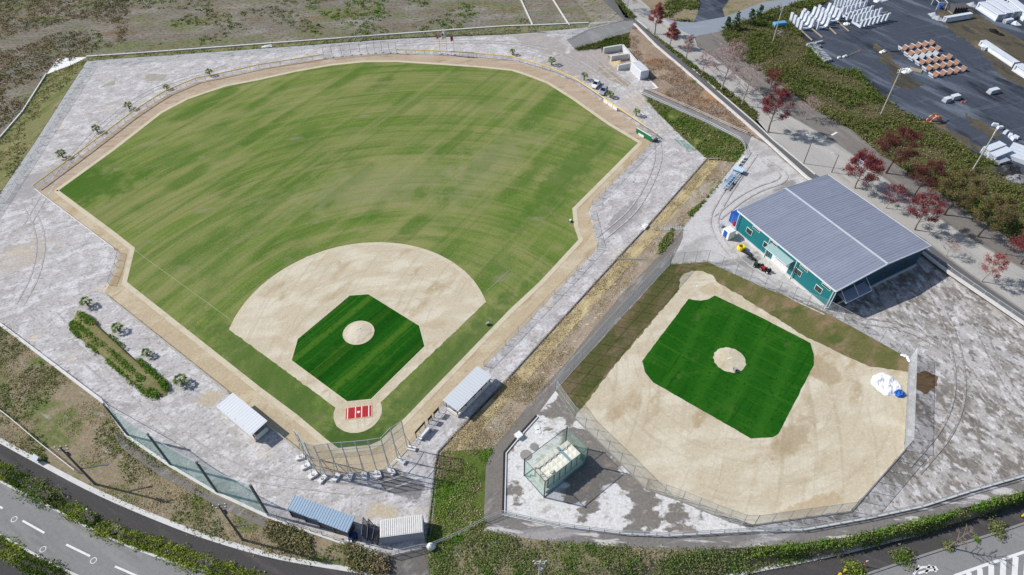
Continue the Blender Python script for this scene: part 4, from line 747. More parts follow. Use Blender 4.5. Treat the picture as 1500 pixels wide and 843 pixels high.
# stacked dark frames (folding screens) by the container
N_black = netmat('black_net', (.03, .03, .045), .62); M_purple = pmat('dark_frame_paint', (.035, .03, .07), .5)
for i, (p0, p1, lb) in enumerate((((533, 793), (535.5, 768), 'dark framed net screen leaning left of its two neighbours beside the container'), ((541, 797), (543, 770), 'dark framed net screen standing in the middle of three beside the container'), ((548.5, 799), (552, 778), 'dark framed net screen standing closest to the white roofed container'))):
    a, b = P(*p0), P(*p1); a2 = a; d = (b - a); d.z = 0; L = min(4.2, d.length); t = thing('net_screen', lb, 'net screen', a, math.atan2(d.y, d.x), 'dark net screens by the container')
    part('frame', MB().tube([(0, -.5, 0), (0, 0, 2.2), (L, 0, 2.2), (L, -.5, 0), (0, -.5, 0)], .07, 5).tube([(0, .5, 0), (0, 0, 2.2)], .07, 5).tube([(L, .5, 0), (L, 0, 2.2)], .07, 5), M_purple, t)
    mb = MB(); mb.quad((0, -.5, .05), (L, -.5, .05), (L, 0, 2.2), (0, 0, 2.2)); part('net', mb, N_black, t)
t = thing('tool_trolley', 'dark blue trolley with white box in the shadow beside the blue roofed shed', 'trolley', P(517.5, 788), .3)
part('deck', MB().box((0, 0, .45), (1.4, .8, .12)).box((.2, 0, .8), (.7, .6, .6)), pmat('navy_paint', (.02, .04, .14), .5), t); part('box', MB().box((-.6, -.5, .2), (.7, .5, .4)), M_white, t)
for x in (-.5, .5):
    for y in (-.35, .35): part('wheel', MB().tube([(x, y - .05, .18), (x, y + .05, .18)], .18, 10), M_black, t)
t = thing('wrapped_bale', 'white wrapped sack at the gate where the guard fences meet', 'sack', P(631.5, 803.5), 0)
mb = MB().ball((0, 0, .6), .65, 10, 7, (1, .8, 1.25)).ball((.35, .1, .35), .4, 8, 5); part('sack', mb, M_white, t); part('tie', MB().tube([(0, 0, 1.35), (.05, 0, 1.6)], [.12, .05], 6), M_white, t)
# dugouts
M_dugroof = pmat('pale_sheet', (.62, .65, .68), .5, .05, var=.08, vs=.5, dirt=(.54, .575, .61)); M_wallw = pmat('white_block_wall', (.74, .73, .70), .8, dirt=(.60, .58, .54)); M_floor = pmat('dugout_floor', (.22, .23, .27), .9)
M_wood = pmat('bench_wood', (.40, .27, .16), .7); M_bagr = pmat('red_bag', (.35, .04, .04), .8); M_bagk = pmat('black_bag', (.025, .025, .035), .8)
def dugout(label, p0, p1, depth, ribs, items, hb):
    """p0 -> p1 is the low back wall, the open side faces +y"""
    d = p1 - p0; L = math.hypot(d.x, d.y); t = thing('dugout', label, 'dugout', p0, math.atan2(d.y, d.x)); D = depth
    part('floor', MB().box((L / 2, D / 2, .06), (L, D, .12)), M_floor, t)
    part('back_wall', MB().box((L / 2, .12, hb / 2), (L, .24, hb)), M_wallw, t)
    for x in (.12, L - .12): part('end_wall', MB().box((x, D * .5 + .1, hb / 2), (.24, D * .95 - .3, hb)), M_wallw, t)
    for x in (.12, L * .27, L * .5, L * .73, L - .12):
        for y in (.12, D - .1): part('post', MB().box((x, y, 1.25), (.12, .12, 2.5)), M_pole, t)
    mb = MB(); z0, z1 = 2.45, 2.68
    mb.add([(-.15, -.3, z0), (L + .15, -.3, z0), (L + .15, D + .35, z1), (-.15, D + .35, z1)] + [(-.15, -.3, z0 - .08), (L + .15, -.3, z0 - .08), (L + .15, D + .35, z1 - .08), (-.15, D + .35, z1 - .08)], [(0, 1, 2, 3), (7, 6, 5, 4), (0, 4, 5, 1), (1, 5, 6, 2), (2, 6, 7, 3), (3, 7, 4, 0)])
    for i in range(ribs):
        x = -.1 + (L + .2) * (i + .5) / ribs; mb.add([(x - .1, -.3, z0), (x + .1, -.3, z0), (x, -.3, z0 + .03), (x - .1, D + .35, z1), (x + .1, D + .35, z1), (x, D + .35, z1 + .03)], [(0, 1, 2), (5, 4, 3), (1, 4, 5, 2), (0, 2, 5, 3)])
    part('roof', mb, M_dugroof, t)
    bn = part('bench', MB().box((L / 2, .65, .5), (L - .8, .45, .07)), M_wood, t)
    for i in range(5): part('leg', MB().box((.6 + i * (L - 1.2) / 4, .65, .25), (.08, .4, .5)), M_pole, bn)
    return t, L
dugout('pale roofed dugout with solid white back wall on the left of the main field', P(326.5, 607), P(375, 648), 2.75, 16, 0, 1.05)
d2, L2 = dugout('pale roofed dugout with bags on its bench on the right of the main field', P(671, 612.5), P(719, 563), 2.75, 16, 1, .75)
# dugout 2 lies mirrored: its field side is to the left of the wall
for i in range(6):
    x = 1.5 + i * 1.15; q = d2.matrix_basis @ Vector((x, .65, .54))
    solo('kit_bag', MB().ball((0, 0, .17), .3, 8, 6, (1.2, .6, .6)).tube([(-.2, 0, .3), (0, 0, .42), (.2, 0, .3)], .025, 5), (M_bagk, M_bagr, M_white)[i % 3], ('black kit bag on the dugout bench at the end nearest the benches', 'red kit bag second along the dugout bench', 'white kit bag third along the dugout bench', 'black kit bag fourth along the dugout bench', 'red kit bag fifth along the dugout bench', 'white kit bag at the far end of the dugout bench')[i], 'bag', q, d2.rotation_euler.z, 'kit bags on the right dugout bench')
# benches and small boards by the right dugout
M_blackboard = pmat('black_board', (.018, .02, .02), .7)
t = thing('bench', 'white bench with tall black back board beside the backstop', 'bench', P(612, 643.5), 0); pa, pb = P(612, 643.5), P(626, 627.5); d = pb - pa; L = d.length; t.rotation_euler.z = math.atan2(d.y, d.x)
part('seat', MB().box((L / 2, -.35, .45), (L, .75, .08)), M_white, t); part('back_board', MB().box((L / 2, .35, 1.55), (L, .08, .55)), M_blackboard, t)
for x in (.1, L - .1):
    part('post', MB().box((x, .35, .9), (.1, .1, 1.8)), M_pole, t); part('leg', MB().box((x, -.4, .21), (.1, .6, .42)), M_pole, t)
for p, q, lb in (((628, 622), (633.5, 615.5), 'small dark green board on posts nearer the white bench'), ((636, 612.5), (643.5, 604.5), 'small dark green board on posts nearer the right dugout')):
    a, b = P(*p), P(*q); d = b - a; L = d.length; t = thing('notice_board', lb, 'board', a, math.atan2(d.y, d.x), 'dark boards by the dugout'); part('board', MB().box((L / 2, 0, 1.3), (L, .08, .7)), pmat('dark_green_board', (.02, .035, .025), .7), t)
    for x in (.06, L - .06): part('post', MB().box((x, 0, .82), (.09, .09, 1.64)), M_pole, t)
# green padded shelter at the right outfield corner
M_green = pmat('green_pad', (.006, .17, .07), .6, dirt=(.008, .12, .05))
pa, pb = P(931.5, 195.5), P(953, 208.5); d = pb - pa; L = d.length; t = thing('padded_shelter', 'green padded screen with white lower boards at the right outfield corner', 'shelter', pa, math.atan2(d.y, d.x))
part('pad', MB().box((L / 2, 0, .95), (L, .18, 1.3)), M_green, t); part('top_strip', MB().box((L / 2, 0, 1.66), (L, .22, .1)), M_white, t); part('white_board', MB().box((L * .37, -.12, .4), (L * .36, .08, .6)), M_white, t)
for x in (.1, L / 2, L - .1): part('post', MB().tube([(x, .1, 0), (x, .1, 1.7)], .05, 6), M_rail, t)
part('side_frame', MB().tube([(.1, .1, 1.6), (.1, 2.4, 1.6), (.1, 2.4, 0)], .05, 5).tube([(L - .1, .1, 1.6), (L - .1, 2.4, 1.6), (L - .1, 2.4, 0)], .05, 5).tube([(.1, 2.4, 1.6), (L - .1, 2.4, 1.6)], .05, 5), M_rail, t)
mb = MB(); mb.quad((.1, 2.4, .1), (L - .1, 2.4, .1), (L - .1, 2.4, 1.6), (.1, 2.4, 1.6)); part('net', mb, N_chain, t)
t = thing('line_cart', 'grey wheeled cart beside the green padded shelter', 'cart', P(960, 207), .8); part('tank', MB().box((0, 0, .55), (1.1, .6, .5), 0, .85), pmat('dark_cart', (.12, .13, .14), .6), t)
for x in (-.45, .45): part('wheel', MB().tube([(x, -.36, .22), (x, -.26, .22)], .22, 10).tube([(x, .26, .22), (x, .36, .22)], .22, 10), M_black, t)
part('handle', MB().tube([(.5, 0, .6), (1.1, 0, 1.0)], .03, 5), M_rail, t)
# ================================================================== WATER TANK in its net enclosure
t0 = P(797, 729, Z1); t1 = P(857.6, 680.8, Z1); t3 = P(766, 698.6, Z1); d = t1 - t0; rz = math.atan2(d.y, d.x); L = d.length; W_ = (t3 - t0).length
en = thing('net_enclosure', 'green mesh enclosure on tall posts round the water tank', 'enclosure', t0, rz); EHH = 5.0
cs = [(0, 0), (L, 0), (L, W_), (0, W_)]
for c in cs: part('post', MB().tube([(*c, 0), (*c, EHH + .25)], .11, 6), M_pole, en); 
for i in range(4):
    a, b = Vector((*cs[i], 0)), Vector((*cs[(i + 1) % 4], 0)); mb = MB(); mb.quad(a + Vector((0, 0, .05)), b + Vector((0, 0, .05)), b + Vector((0, 0, EHH)), a + Vector((0, 0, EHH))); part('mesh_side', mb, N_mint, en)
for z in (EHH, .1): part('rail', MB().tube([(*c, z) for c in cs + cs[:1]], .06, 5), M_pole, en)
M_frp = pmat('cream_panel', (.76, .73, .62), .55, dirt=(.62, .58, .46)); M_navyl = pmat('tank_band', (.22, .33, .38), .6)
tk = thing('water_tank', 'cream panel water tank standing inside the green mesh enclosure', 'water tank', t0 + Vector((math.cos(rz) * 1.05 - math.sin(rz) * .75, math.sin(rz) * 1.05 + math.cos(rz) * .75, 0)), rz); TL, TW, TH = 7.0, 3.0, 3.2
part('plinth', MB().box((TL / 2, TW / 2, .3), (TL + .9, TW + .8, .6)), M_kerb, tk)
mb = MB(); nx, ny, nz = 7, 3, 2
def pyr(o, u, v, n, h=.07):
    c = o + u * .5 + v * .5 + n * h; mb.add([o, o + u, o + u + v, o + v, c], [(0, 1, 4), (1, 2, 4), (2, 3, 4), (3, 0, 4)])
X, Y, Z = Vector((1, 0, 0)), Vector((0, 1, 0)), Vector((0, 0, 1)); zb = .6; hz = TH - zb
for i in range(nx):
    for j in range(ny): pyr(Vector((i, j * TW / ny, TH)), X * (TL / nx), Y * (TW / ny), Z)
    for k in range(nz): pyr(Vector((i, 0, zb + k * hz / nz)), X * (TL / nx), Z * (hz / nz), -Y); pyr(Vector((i, TW, zb + k * hz / nz)), X * (TL / nx), Z * (hz / nz), Y)
for j in range(ny):
    for k in range(nz): pyr(Vector((0, j * TW / ny, zb + k * hz / nz)), Y * (TW / ny), Z * (hz / nz), -X); pyr(Vector((TL, j * TW / ny, zb + k * hz / nz)), Y * (TW / ny), Z * (hz / nz), X)
part('panel_body', mb, M_frp, tk); part('band', MB().box((4.9, TW / 2, TH + .06), (.4, TW + .1, .16)), M_navyl, tk)
part('manhole', MB().tube([(1.4, .6, TH), (1.4, .6, TH + .3)], .4, 12), M_frp, tk)
wv_ = [(x * .25 + .4, 2.1 + .12 * math.sin(x * 1.57 * .9), TH + .14) for x in range(26)]; part('top_pipe', MB().tube(wv_, .05, 5), M_rail, tk)
part('ladder', MB().tube([(-.12, .9, .6), (-.12, .9, TH + .9)], .04, 5).tube([(-.12, 1.4, .6), (-.12, 1.4, TH + .9)], .04, 5).tube([(-.12, .9, TH + .8), (1.2, .9, TH + .8), (1.2, .2, TH + .8)], .035, 5), M_rail, tk)
for x in (.2, 1.4, 2.6, 3.8, 5.0, 6.2): part('strap', MB().box((x, -.16, 1.9), (.12, .06, 2.6)), M_pole, tk)
M_stained = pmat('stained_concrete', (.27, .25, .235), .9, vs=2, dirt=(.40, .385, .37))
for k, (x, y, lb) in enumerate(((787, 627, 'round drain cover nearest the kerb on the tank paving'), (788.5, 633, 'square drain cover beside another on the tank paving'), (782.5, 655, 'pale ring drain cover between the kerb and the green enclosure'), (770.5, 667, 'large round manhole cover beside the green enclosure'))):
    r = (.5, .45, .7, .95)[k]; mb = MB().tube([(0, 0, .03), (0, 0, .09)], r, 20).tube([(0, 0, .09), (0, 0, .11)], r * .7, 16); solo('manhole_cover', mb, (M_footing, M_footing, M_drain, M_stained)[k], lb, 'manhole cover', P(x, y, Z1), 0, 'covers on the tank paving')
# ================================================================== VEGETATION
def PJ(p):
    d = p - Vector((0, 0, CAMH)); z = d.dot(F); return 750 + FPX * d.dot(R2) / z, 421.5 - FPX * d.dot(U2) / z
def height_of(b, ty):
    h = 0
    while h < 25 and PJ(b + Vector((0, 0, h)))[1] > ty: h += .1
    return h
L_weed = lmat('weed_leaves', (.16, .235, .05), (.27, .25, .12), (.095, .165, .035)); L_dry = lmat('dry_grass_blades', (.42, .345, .20), (.29, .235, .135), (.52, .44, .28)); L_shrub = lmat('shrub_leaves', (.105, .19, .037), (.23, .225, .11), (.18, .30, .06), .16)
L_hedge = lmat('clipped_hedge_leaves', (.24, .31, .05), (.15, .22, .035), (.34, .38, .08), .5); L_dark = lmat('dark_hedge_leaves', (.075, .13, .026), (.11, .16, .04), (.055, .095, .02), .5)
L_bram = lmat('bramble_leaves', (.10, .14, .035), (.17, .165, .065), (.16, .23, .05), .09); L_green = lmat('green_weed_leaves', (.145, .28, .04), (.25, .30, .08), (.105, .21, .03), .3)
L_red = lmat('red_leaves', (.235, .05, .058), (.16, .038, .045), (.30, .10, .09), .8); L_orange = lmat('orange_red_leaves', (.36, .105, .095), (.27, .07, .07), (.42, .18, .145), .8)
L_maroon = lmat('maroon_leaves', (.14, .045, .045), (.19, .065, .06), (.16, .09, .06), .8); L_pink = lmat('faded_pink_leaves', (.42, .27, .265), (.50, .40, .385), (.31, .17, .17), .8)
L_olive = lmat('olive_leaves', (.17, .15, .06), (.22, .155, .085), (.125, .135, .045), .6); L_con = lmat('conifer_needles', (.055, .115, .045), (.075, .13, .05), (.045, .085, .032), .6)
M_bark = pmat('grey_bark', (.20, .165, .14), .9); M_barkpale = pmat('pale_bark', (.34, .29, .26), .9); M_barkdk = pmat('dark_bark', (.06, .05, .045), .9)
# --- undergrowth that nobody could count
veg('slope_weeds', SHEETS['weedy_slope'], 2200, 9, .55, .32, .12, L_weed, 'green and dry weeds growing on the roadside slope at lower left', 'weeds', .10, .02, 1)
veg('slope_dry_grass', SHEETS['weedy_slope'], 1900, 14, .85, .16, .09, L_dry, 'dry straw coloured grass tufts on the roadside slope at lower left', 'grass', .13, -.05, 5)
edge = tri_of([(392, 757, 0), (421, 768, 0), (557, 814, 0), (568, 816, 0), (571, 842, ZR), (520, 834, ZR), (421, 800, -.9), (392, 785, -.9)])
veg('slope_brush', edge, 700, 14, .7, .8, .16, lmat('brush_leaves', (.27, .215, .13), (.17, .19, .07), (.37, .29, .18)), 'brown brush on the slope below the two sheds', 'brush', .12, -.2, 2)
veg('slope_shrubs', SHEETS['shrub_slope'], 1900, 16, .6, .48, .11, L_shrub, 'rough green shrubs covering the slope between the terrace and the near road', 'shrubs', .22, -.02, 3)
veg('slope_low_growth', SHEETS['shrub_slope'], 2600, 11, .6, .28, .11, lmat('low_growth', (.21, .25, .08), (.33, .29, .17), (.15, .22, .055), .2), 'low olive and dry growth between the shrubs on the slope above the near road', 'weeds', .15, -.5, 31)
veg('bank_weeds', SHEETS['weed_bank'], 700, 12, .55, .3, .11, L_green, 'bright green weeds on the bank beside the container', 'weeds', .16, -.15, 4)
veg('bank_dry_grass', SHEETS['weed_bank'], 420, 16, .8, .2, .1, L_dry, 'pale dry grass among the weeds on the bank beside the container', 'grass', .2, .05, 8)
low = tri_of([(643, 662, 0), (692, 610, 0), (760, 540, .1), (805, 560, Z1), (761, 610, Z1), (722, 657, Z1)])
veg('bank_straw', low, 700, 14, .8, .12, .09, L_dry, 'straw tufts on the lower part of the stony bank', 'grass', .2, -.1, 6)
veg('bank_straw_upper', SHEETS['straw_bank'], 800, 12, .9, .1, .08, L_dry, 'flattened straw along the upper part of the bank by the drain', 'straw', .2, -.2, 7)
bgr = tri_of([(1035, 292, .7), (1060, 262, .75), (1048, 275, Z1), (1019, 309, Z1), (1001, 333, Z1), (968, 372, Z1), (955, 372, .7), (985, 335, .6), (1010, 310, .6)])
veg('bank_dry_tufts', SHEETS['stony_bank'], 1500, 12, .8, .16, .09, L_dry, 'dry tan grass tufts over the stony bank between the two fields', 'grass', .16, -.1, 34)
veg('bank_edge_weeds', bgr, 260, 12, .45, .4, .14, L_weed, 'weeds along the top edge of the bank above the steps', 'weeds', .2, -.05, 9)
veg('green_slope_grass', SHEETS['green_slope'], 1500, 9, .5, .38, .15, lmat('slope_grass', (.14, .215, .045), (.32, .295, .13), (.085, .155, .03), .16), 'long green grass on the slope below the footpath', 'grass', .15, -.25, 10)
veg('brown_slope_brush', SHEETS['brown_slope'], 1700, 12, .8, .26, .11, lmat('dead_brush', (.38, .255, .165), (.42, .335, .27), (.24, .17, .11), .12), 'dead brown brush on the slope below the tree lined road', 'brush', .13, -.15, 11)
veg('ramp_weeds', SHEETS['green_verge'], 420, 16, .6, .6, .16, L_bram, 'dark green weeds between the ramp road and the storage bays', 'weeds', .2, -.3, 12)
veg('hedge_slope_shrubs', SHEETS['hedge_slope'], 3000, 24, .95, 1.15, .19, L_bram, 'thick dark brambles and shrubs between the far pavement and the precast yard', 'shrubs', .10, -.1, 13)
veg('hedge_slope_grass', SHEETS['hedge_slope'], 3600, 12, .8, .5, .17, lmat('olive_grass', (.19, .18, .08), (.27, .22, .13), (.13, .15, .05), .08), 'olive brown grass between the brambles beside the precast yard', 'grass', .10, -.6, 32)
veg('far_verge_grass', tri_of([(1140, 122, ZM), (1196, 162, ZM), (1252, 193, ZM), (1277, 214, ZM), (1290, 205, ZM), (1250, 178, ZM), (1200, 147, ZM), (1150, 112, ZM)]), 260, 9, .5, .3, .16, L_dry, 'dry grass verge beside the far pavement', 'grass', .2, -.2, 14)

veg('junction_scrub', SHEETS['upper_scrub'] + tri_of([(938, 0, ZM), (953, 13, ZM), (976, 28, ZM), (1016, 33, ZM), (1022, 20, ZM), (1024, 0, ZM)]), 700, 14, .8, .8, .2, L_bram, 'scrub round the road junction at the top', 'scrub', .1, -.1, 15)
veg('junction_hedge', tri_of([(893, -8, ZM), (900, -8, ZM), (931, 26, ZM), (924, 28, ZM)]), 160, 16, .7, .9, .17, L_bram, 'low dark hedge at the top edge left of the road junction', 'hedge', .2, -.6, 33)
veg('verge_hedge', SHEETS['grass_verge'], 800, 14, .5, .65, .16, L_bram, 'low dark hedge along the tree lined road', 'hedge', .25, -.3, 16)
sc = tri_of([(0, 0), (0, 195), (33, 160), (66, 105), (127, 80), (370, 62), (532, 50), (740, 35), (760, 35), (740, 0), (600, -30), (100, -30)])
veg('scrub_clumps', tri_of([(420, 0), (470, 55), (640, 45), (775, 33), (755, 0), (700, -20), (480, -20)]), 420, 15, 1.0, .6, .25, L_green, 'dark green clumps on the bare ground beyond the outfield', 'scrub', .07, .05, 17)
veg('scrub_clumps', tri_of([(130, 0), (140, 75), (380, 60), (480, 50), (430, 0), (300, -20)]), 420, 12, .8, .5, .24, L_weed, 'small green clumps on the bare ground at upper left', 'scrub', .08, .05, 18)
veg('scrub_brush', tri_of([(-10, 0), (-10, 200), (33, 160), (66, 105), (127, 80), (180, 70), (190, 0), (100, -20)]), 1500, 12, 1.1, .5, .24, lmat('far_brush', (.25, .225, .14), (.30, .20, .12), (.20, .225, .09), .06), 'brown and olive brush at the upper left beyond the dike', 'brush', .06, -.15, 19)
veg('dike_grass_tufts', SHEETS['dike'], 1100, 9, .7, .4, .18, lmat('dike_blades', (.24, .26, .10), (.44, .37, .19), (.14, .165, .055), .1), 'rough grass along the dike outside the stone band', 'grass', .1, -.15, 20)
veg('verge_weeds', SHEETS['outer_verge'][:0] + tri_of([(1100, 803, Z1), (1155, 800, Z1), (1238, 789, Z1), (1335, 767, Z1), (1404, 747, Z1), (1500, 721, Z1), (1500, 727, -.2), (1404, 753, -.2), (1335, 775, -.4), (1238, 798, -.4), (1155, 810, -.4), (1100, 815, -.4)]), 800, 15, .6, .5, .12, L_green, 'fresh green weeds along the top of the roadside slope on the right', 'weeds', .15, -.3, 21)
# --- grassy mound by the palms
mo = [(101, 478), (112, 458), (125, 460), (150, 483), (195, 524), (232, 556), (248, 571), (245, 580), (231, 584), (215, 580), (160, 531), (118, 497)]
MW = PP(mo); cM = sum(MW, Vector()) / len(MW); mb = MB(); n = len(MW)
ringM = [MW, [p.lerp(cM, .12) + Vector((0, 0, .45)) for p in MW], [p.lerp(cM, .25) + Vector((0, 0, .75)) for p in MW], [p.lerp(cM, .5) + Vector((0, 0, .85)) for p in MW]]
# pull towards the long axis, not only the centre
for rg in ringM: mb.v += [tuple(p) for p in rg]
for j in range(3):
    for i in range(n): mb.f.append((j * n + i, j * n + (i + 1) % n, (j + 1) * n + (i + 1) % n, (j + 1) * n + i))
mb.v.append((cM.x, cM.y, .88))
for i in range(n): mb.f.append((3 * n + i, 3 * n + (i + 1) % n, 4 * n))
tag(part('grass_mound', mb, gmat('mound_grass', (.22, .20, .095), [((.30, .26, .15), (5, 2), .5, .5, .65, .7, 5), ((.12, .145, .045), (8, 3), .5, .55, .68, .7, 5)], (2.2, .3)), None), 'grass mound', 'ground', None, 'structure')
for nm, ps, cnt, lb in (('mound_weeds', [(109, 468, .75), (131, 488, .8), (173, 521, .8), (223, 565, .8), (240, 574, .6), (230, 585, .05), (214, 581, .05), (160, 533, .05), (112, 494, .05), (100, 478, .05)], 600, 'fresh green weeds along the lower left foot of the grass mound'), ('mound_weeds', [(114, 457, .1), (126, 459, .1), (142, 474, .2), (136, 479, .75), (118, 470, .75)], 90, 'fresh green weeds at the upper end of the grass mound'), ('mound_weeds', [(198, 522, .1), (214, 534, .1), (247, 565, .1), (248, 576, .2), (238, 567, .6), (206, 535, .6)], 200, 'dark green weeds along the right foot of the grass mound'), ('mound_weeds', [(160, 491), (182, 509), (180, 511), (159, 494)], 25, 'sparse weeds on the upper right foot of the grass mound')):
    veg(nm, tri_of(ps, .35), cnt, 16, .45, .55, .13, L_green, lb, 'weeds', .3, -.4, 22)
# --- hedges (each clipped length is a thing)
def hedge(label, pts, w, h, mat, z=ZR, dens=26, name='hedge', group=None):
    W = PP(pts, z); L = sum((b - a).length for a, b in zip(W, W[1:])); base = W[0].copy(); n = max(6, int(L * dens)); Q = []
    for p in rs(W, n):
        k = RNG.normal(0, .33, 2); hh = abs(noise.noise((p.x * .5, p.y * .5, 3.0)))
        Q.append((p.x - base.x + k[0] * w, p.y - base.y + k[1] * w, 0))
    Q = np.array(Q); hv = h * RNG.uniform(.75, 1.15, len(Q))
    t = thing(name, label, 'hedge', base, 0, group)
    link('foliage', leaf_mesh('foliage', Q, 24, w * .50, hv, .12, mat, dome=True), t)
    core = MB(); pr = rs(W, max(2, int(L / .6)))
    core.tube([p - base + Vector((0, 0, h * .38)) for p in pr], [h * .38 * random.uniform(.8, 1.1) for _ in pr], 7); part('stem_core', core, M_barkdk, t)
    return t
GH = 'clipped hedges beside the low road'
for lb, a, b, w, h, m in (('yellow green hedge at the very left edge beside the pavement', (-14, 682), (12, 696), 1.5, 1.1, L_hedge), ('dark green hedge bush second from the left edge beside the pavement', (17, 699), (36, 710), 1.3, 1.0, L_dark), ('largest dark rounded hedge bush between road and pavement', (42, 713), (76, 732), 1.9, 1.5, L_shrub), ('low dark straggling hedge between the big bush and a yellow green one', (80, 735), (93, 743), 1.0, .7, L_dark), ('bright yellow green hedge just left of the first white lane dash end', (98, 747), (127, 757), 1.5, 1.1, L_hedge), ('dark small hedge gap piece beside the bright yellow green hedge', (129, 759), (142, 768), 1.1, .9, L_dark), ('boxy yellow green hedge ending at a gap with a dark trunk', (145, 772), (171, 782), 1.4, 1.0, L_hedge), ('long clipped hedge just right of the gap between road and pavement', (179, 786), (234, 802), 1.4, .95, L_hedge), ('long clipped hedge in the middle of the lower right row', (240, 807), (300, 828), 1.5, .95, L_hedge), ('clipped hedge at the bottom edge where the row leaves the picture', (306, 832), (380, 854), 1.5, .95, L_hedge), ('hedge at the bottom left corner on the far side of the road', (-8, 792), (29, 819), 1.4, .9, L_hedge), ('darker hedge on the far side of the road at the bottom edge', (37, 825), (90, 846), 1.5, 1.0, L_dark)):
    hedge(lb, [a, ((a[0] + b[0]) / 2 , (a[1] + b[1]) / 2 + .4), b], w, h, m, group=GH)
def bush(label, c, r, h, mat, z=ZR, n=60):
    p = P(*c, z); t = thing('bush', label, 'bush', p); Q = np.array([(random.gauss(0, r * .4), random.gauss(0, r * .4), h * .1) for _ in range(n)])
    link('foliage', leaf_mesh('foliage', Q, 14, r * .45, h * RNG.uniform(.6, 1, n), .12, mat), t); mb = MB()
    for k in range(5): mb.tube([(0, 0, 0), (r * .4 * math.cos(k * 1.26), r * .4 * math.sin(k * 1.26), h * .7)], [.05, .02], 5)
    part('stem', mb, M_barkdk, t); return t
bush('round yellow green bush beside the yellow posts on the right pavement', (1249, 836), 1.5, 1.3, L_hedge); bush('round olive bush between the sapling and the yellow posts', (1321, 818), 1.5, 1.2, L_weed); bush('small bush at the foot of the bare sapling', (1389, 801), .9, .7, L_shrub, n=30); bush('dark bush nearest the right edge on the road kerb', (1459, 775), 1.4, 1.1, L_shrub); bush('tiny bush between the bare sapling and the dark bush', (1429, 791), .5, .4, L_green, n=14); bush('green shrub in front of the silver solar panel on the left slope', (64, 673), .7, .6, L_shrub, n=22)
bush('bright green bush on the brown slope beside the tree lined pavement', (1016, 122.5), 1.2, 1.0, L_green, .9, 30)
# --- trees
def tree(label, b, ty, r, leaf, n, bark=M_bark, z=ZM, lean=0.0, shape=1.0, leafsize=.24, name='street_tree', group='trees along the upper road', cat='tree', bare=0):
    p = P(*b, z); h = max(2.5, height_of(p, ty)); t = thing(name, label, cat, p, 0, group); rnd = random.Random(int(b[0] * 7 + b[1]))
    mb = MB(); tr = [Vector((0, 0, -.1))]
    for i in range(1, 7): tr.append(Vector((lean * i / 6 + rnd.gauss(0, .06), rnd.gauss(0, .06), h * .93 * i / 6)))
    mb.tube(tr, [.19 * h / 9 + .02] + [(.16 * h / 9) * (1 - i / 7.5) for i in range(1, 7)], 7)
    tips = []
    nl = 17 + bare
    for i in range(nl):
        f = .26 + .70 * i / nl; k = f * 6; j = int(k); a = tr[j].lerp(tr[min(6, j + 1)], k - j); w = i * 2.4 + rnd.gauss(0, .3)
        prof = (math.sin(math.pi * min(1, (f - .18) / .82 * .78 + .22)) ** .8) * (1.0 if shape == 1 else (1.15 - f * .9))
        ln = r * max(.25, prof) * rnd.uniform(.8, 1.15); dr = Vector((math.cos(w), math.sin(w), rnd.uniform(.45, .8))); dr.normalize()
        m1 = a + dr * ln * .5; e = a + dr * ln + Vector((0, 0, ln * .12)); mb.tube([a, m1, e], [.055 * h / 9, .035 * h / 9, .012], 5); tips += [(e, ln), (m1.lerp(e, .5), ln)]
        for q in range(5 + 2 * (bare > 0)):
            w2 = w + rnd.uniform(-1.1, 1.1); s = m1.lerp(e, rnd.uniform(0, .8)); d2 = Vector((math.cos(w2), math.sin(w2), rnd.uniform(.3, .9))).normalized(); e2 = s + d2 * ln * rnd.uniform(.3, .55)
            mb.tube([s, e2], [.025, .009], 4); tips.append((e2, ln * .6))
    part('trunk', mb, bark, t)
    if n:
        C = []; 
        for i in range(int(n * 4.6)):
            e, ln = tips[rnd.randrange(len(tips))]; C.append(e + Vector((rnd.gauss(0, .16), rnd.gauss(0, .16), rnd.gauss(0, .16))) * max(1.0, ln * .75))
        link('crown', leaf_mesh('crown', np.array([tuple(c) for c in C]), 7, .36 + r * .05, .34, leafsize * .43, leaf, dome=False), t)
    return t
tree('bright orange red tree at the road junction at the top', (959, 50), 2, 2.9, L_orange, 300, shape=0)
tree('orange red tree second from the junction at the top', (981, 69), 32, 2.5, L_orange, 240, shape=0)
tree('slim faded pink tree third from the junction', (1004, 89), 48, 2.2, L_pink, 90, shape=0)
tree('almost bare pink tree fourth from the junction', (1028, 111), 73, 1.9, L_pink, 40, M_barkpale)
tree('tall spreading pale pink tree, widest of the upper row', (1056, 133), 62, 4.6, L_pink, 260, M_barkpale, lean=1.0, bare=5)
tree('sparse whitish pink tree just right of the widest pink one', (1086, 155), 92, 3.6, L_pink, 50, M_barkpale, lean=.8, bare=6)
tree('deep red tree beside the road left of the hall roof', (1125, 194), 128, 3.5, L_red, 330, shape=1)
tree('sparse whitish pink tree on the far pavement by the brambles', (1180, 175), 143, 2.3, L_pink, 35, M_barkpale, bare=4)
tree('small reddish tree among the brambles left of the deep red tree', (1126, 138), 100, 2.3, L_red, 80)
tree('large dark maroon tree on the far pavement', (1298, 254), 190, 4.2, L_maroon, 420, M_barkdk, lean=1.0)
tree('round full red tree standing behind the hall ridge', (1252, 276), 232, 3.9, L_red, 460)
tree('thin half bare red tree behind the hall roof edge', (1297, 305), 274, 2.4, L_red, 60, M_barkpale, lean=.8)
tree('slim maroon tree on the far pavement right of the big maroon one', (1338, 288), 235, 3.0, L_maroon, 210, M_barkdk, lean=1.0)
tree('medium red tree by the right end of the hall roof', (1340, 337), 288, 3.3, L_red, 240)
tree('dense brownish olive tree on the far pavement at right', (1383, 315), 252, 3.9, L_olive, 400, M_barkdk, lean=1.0)
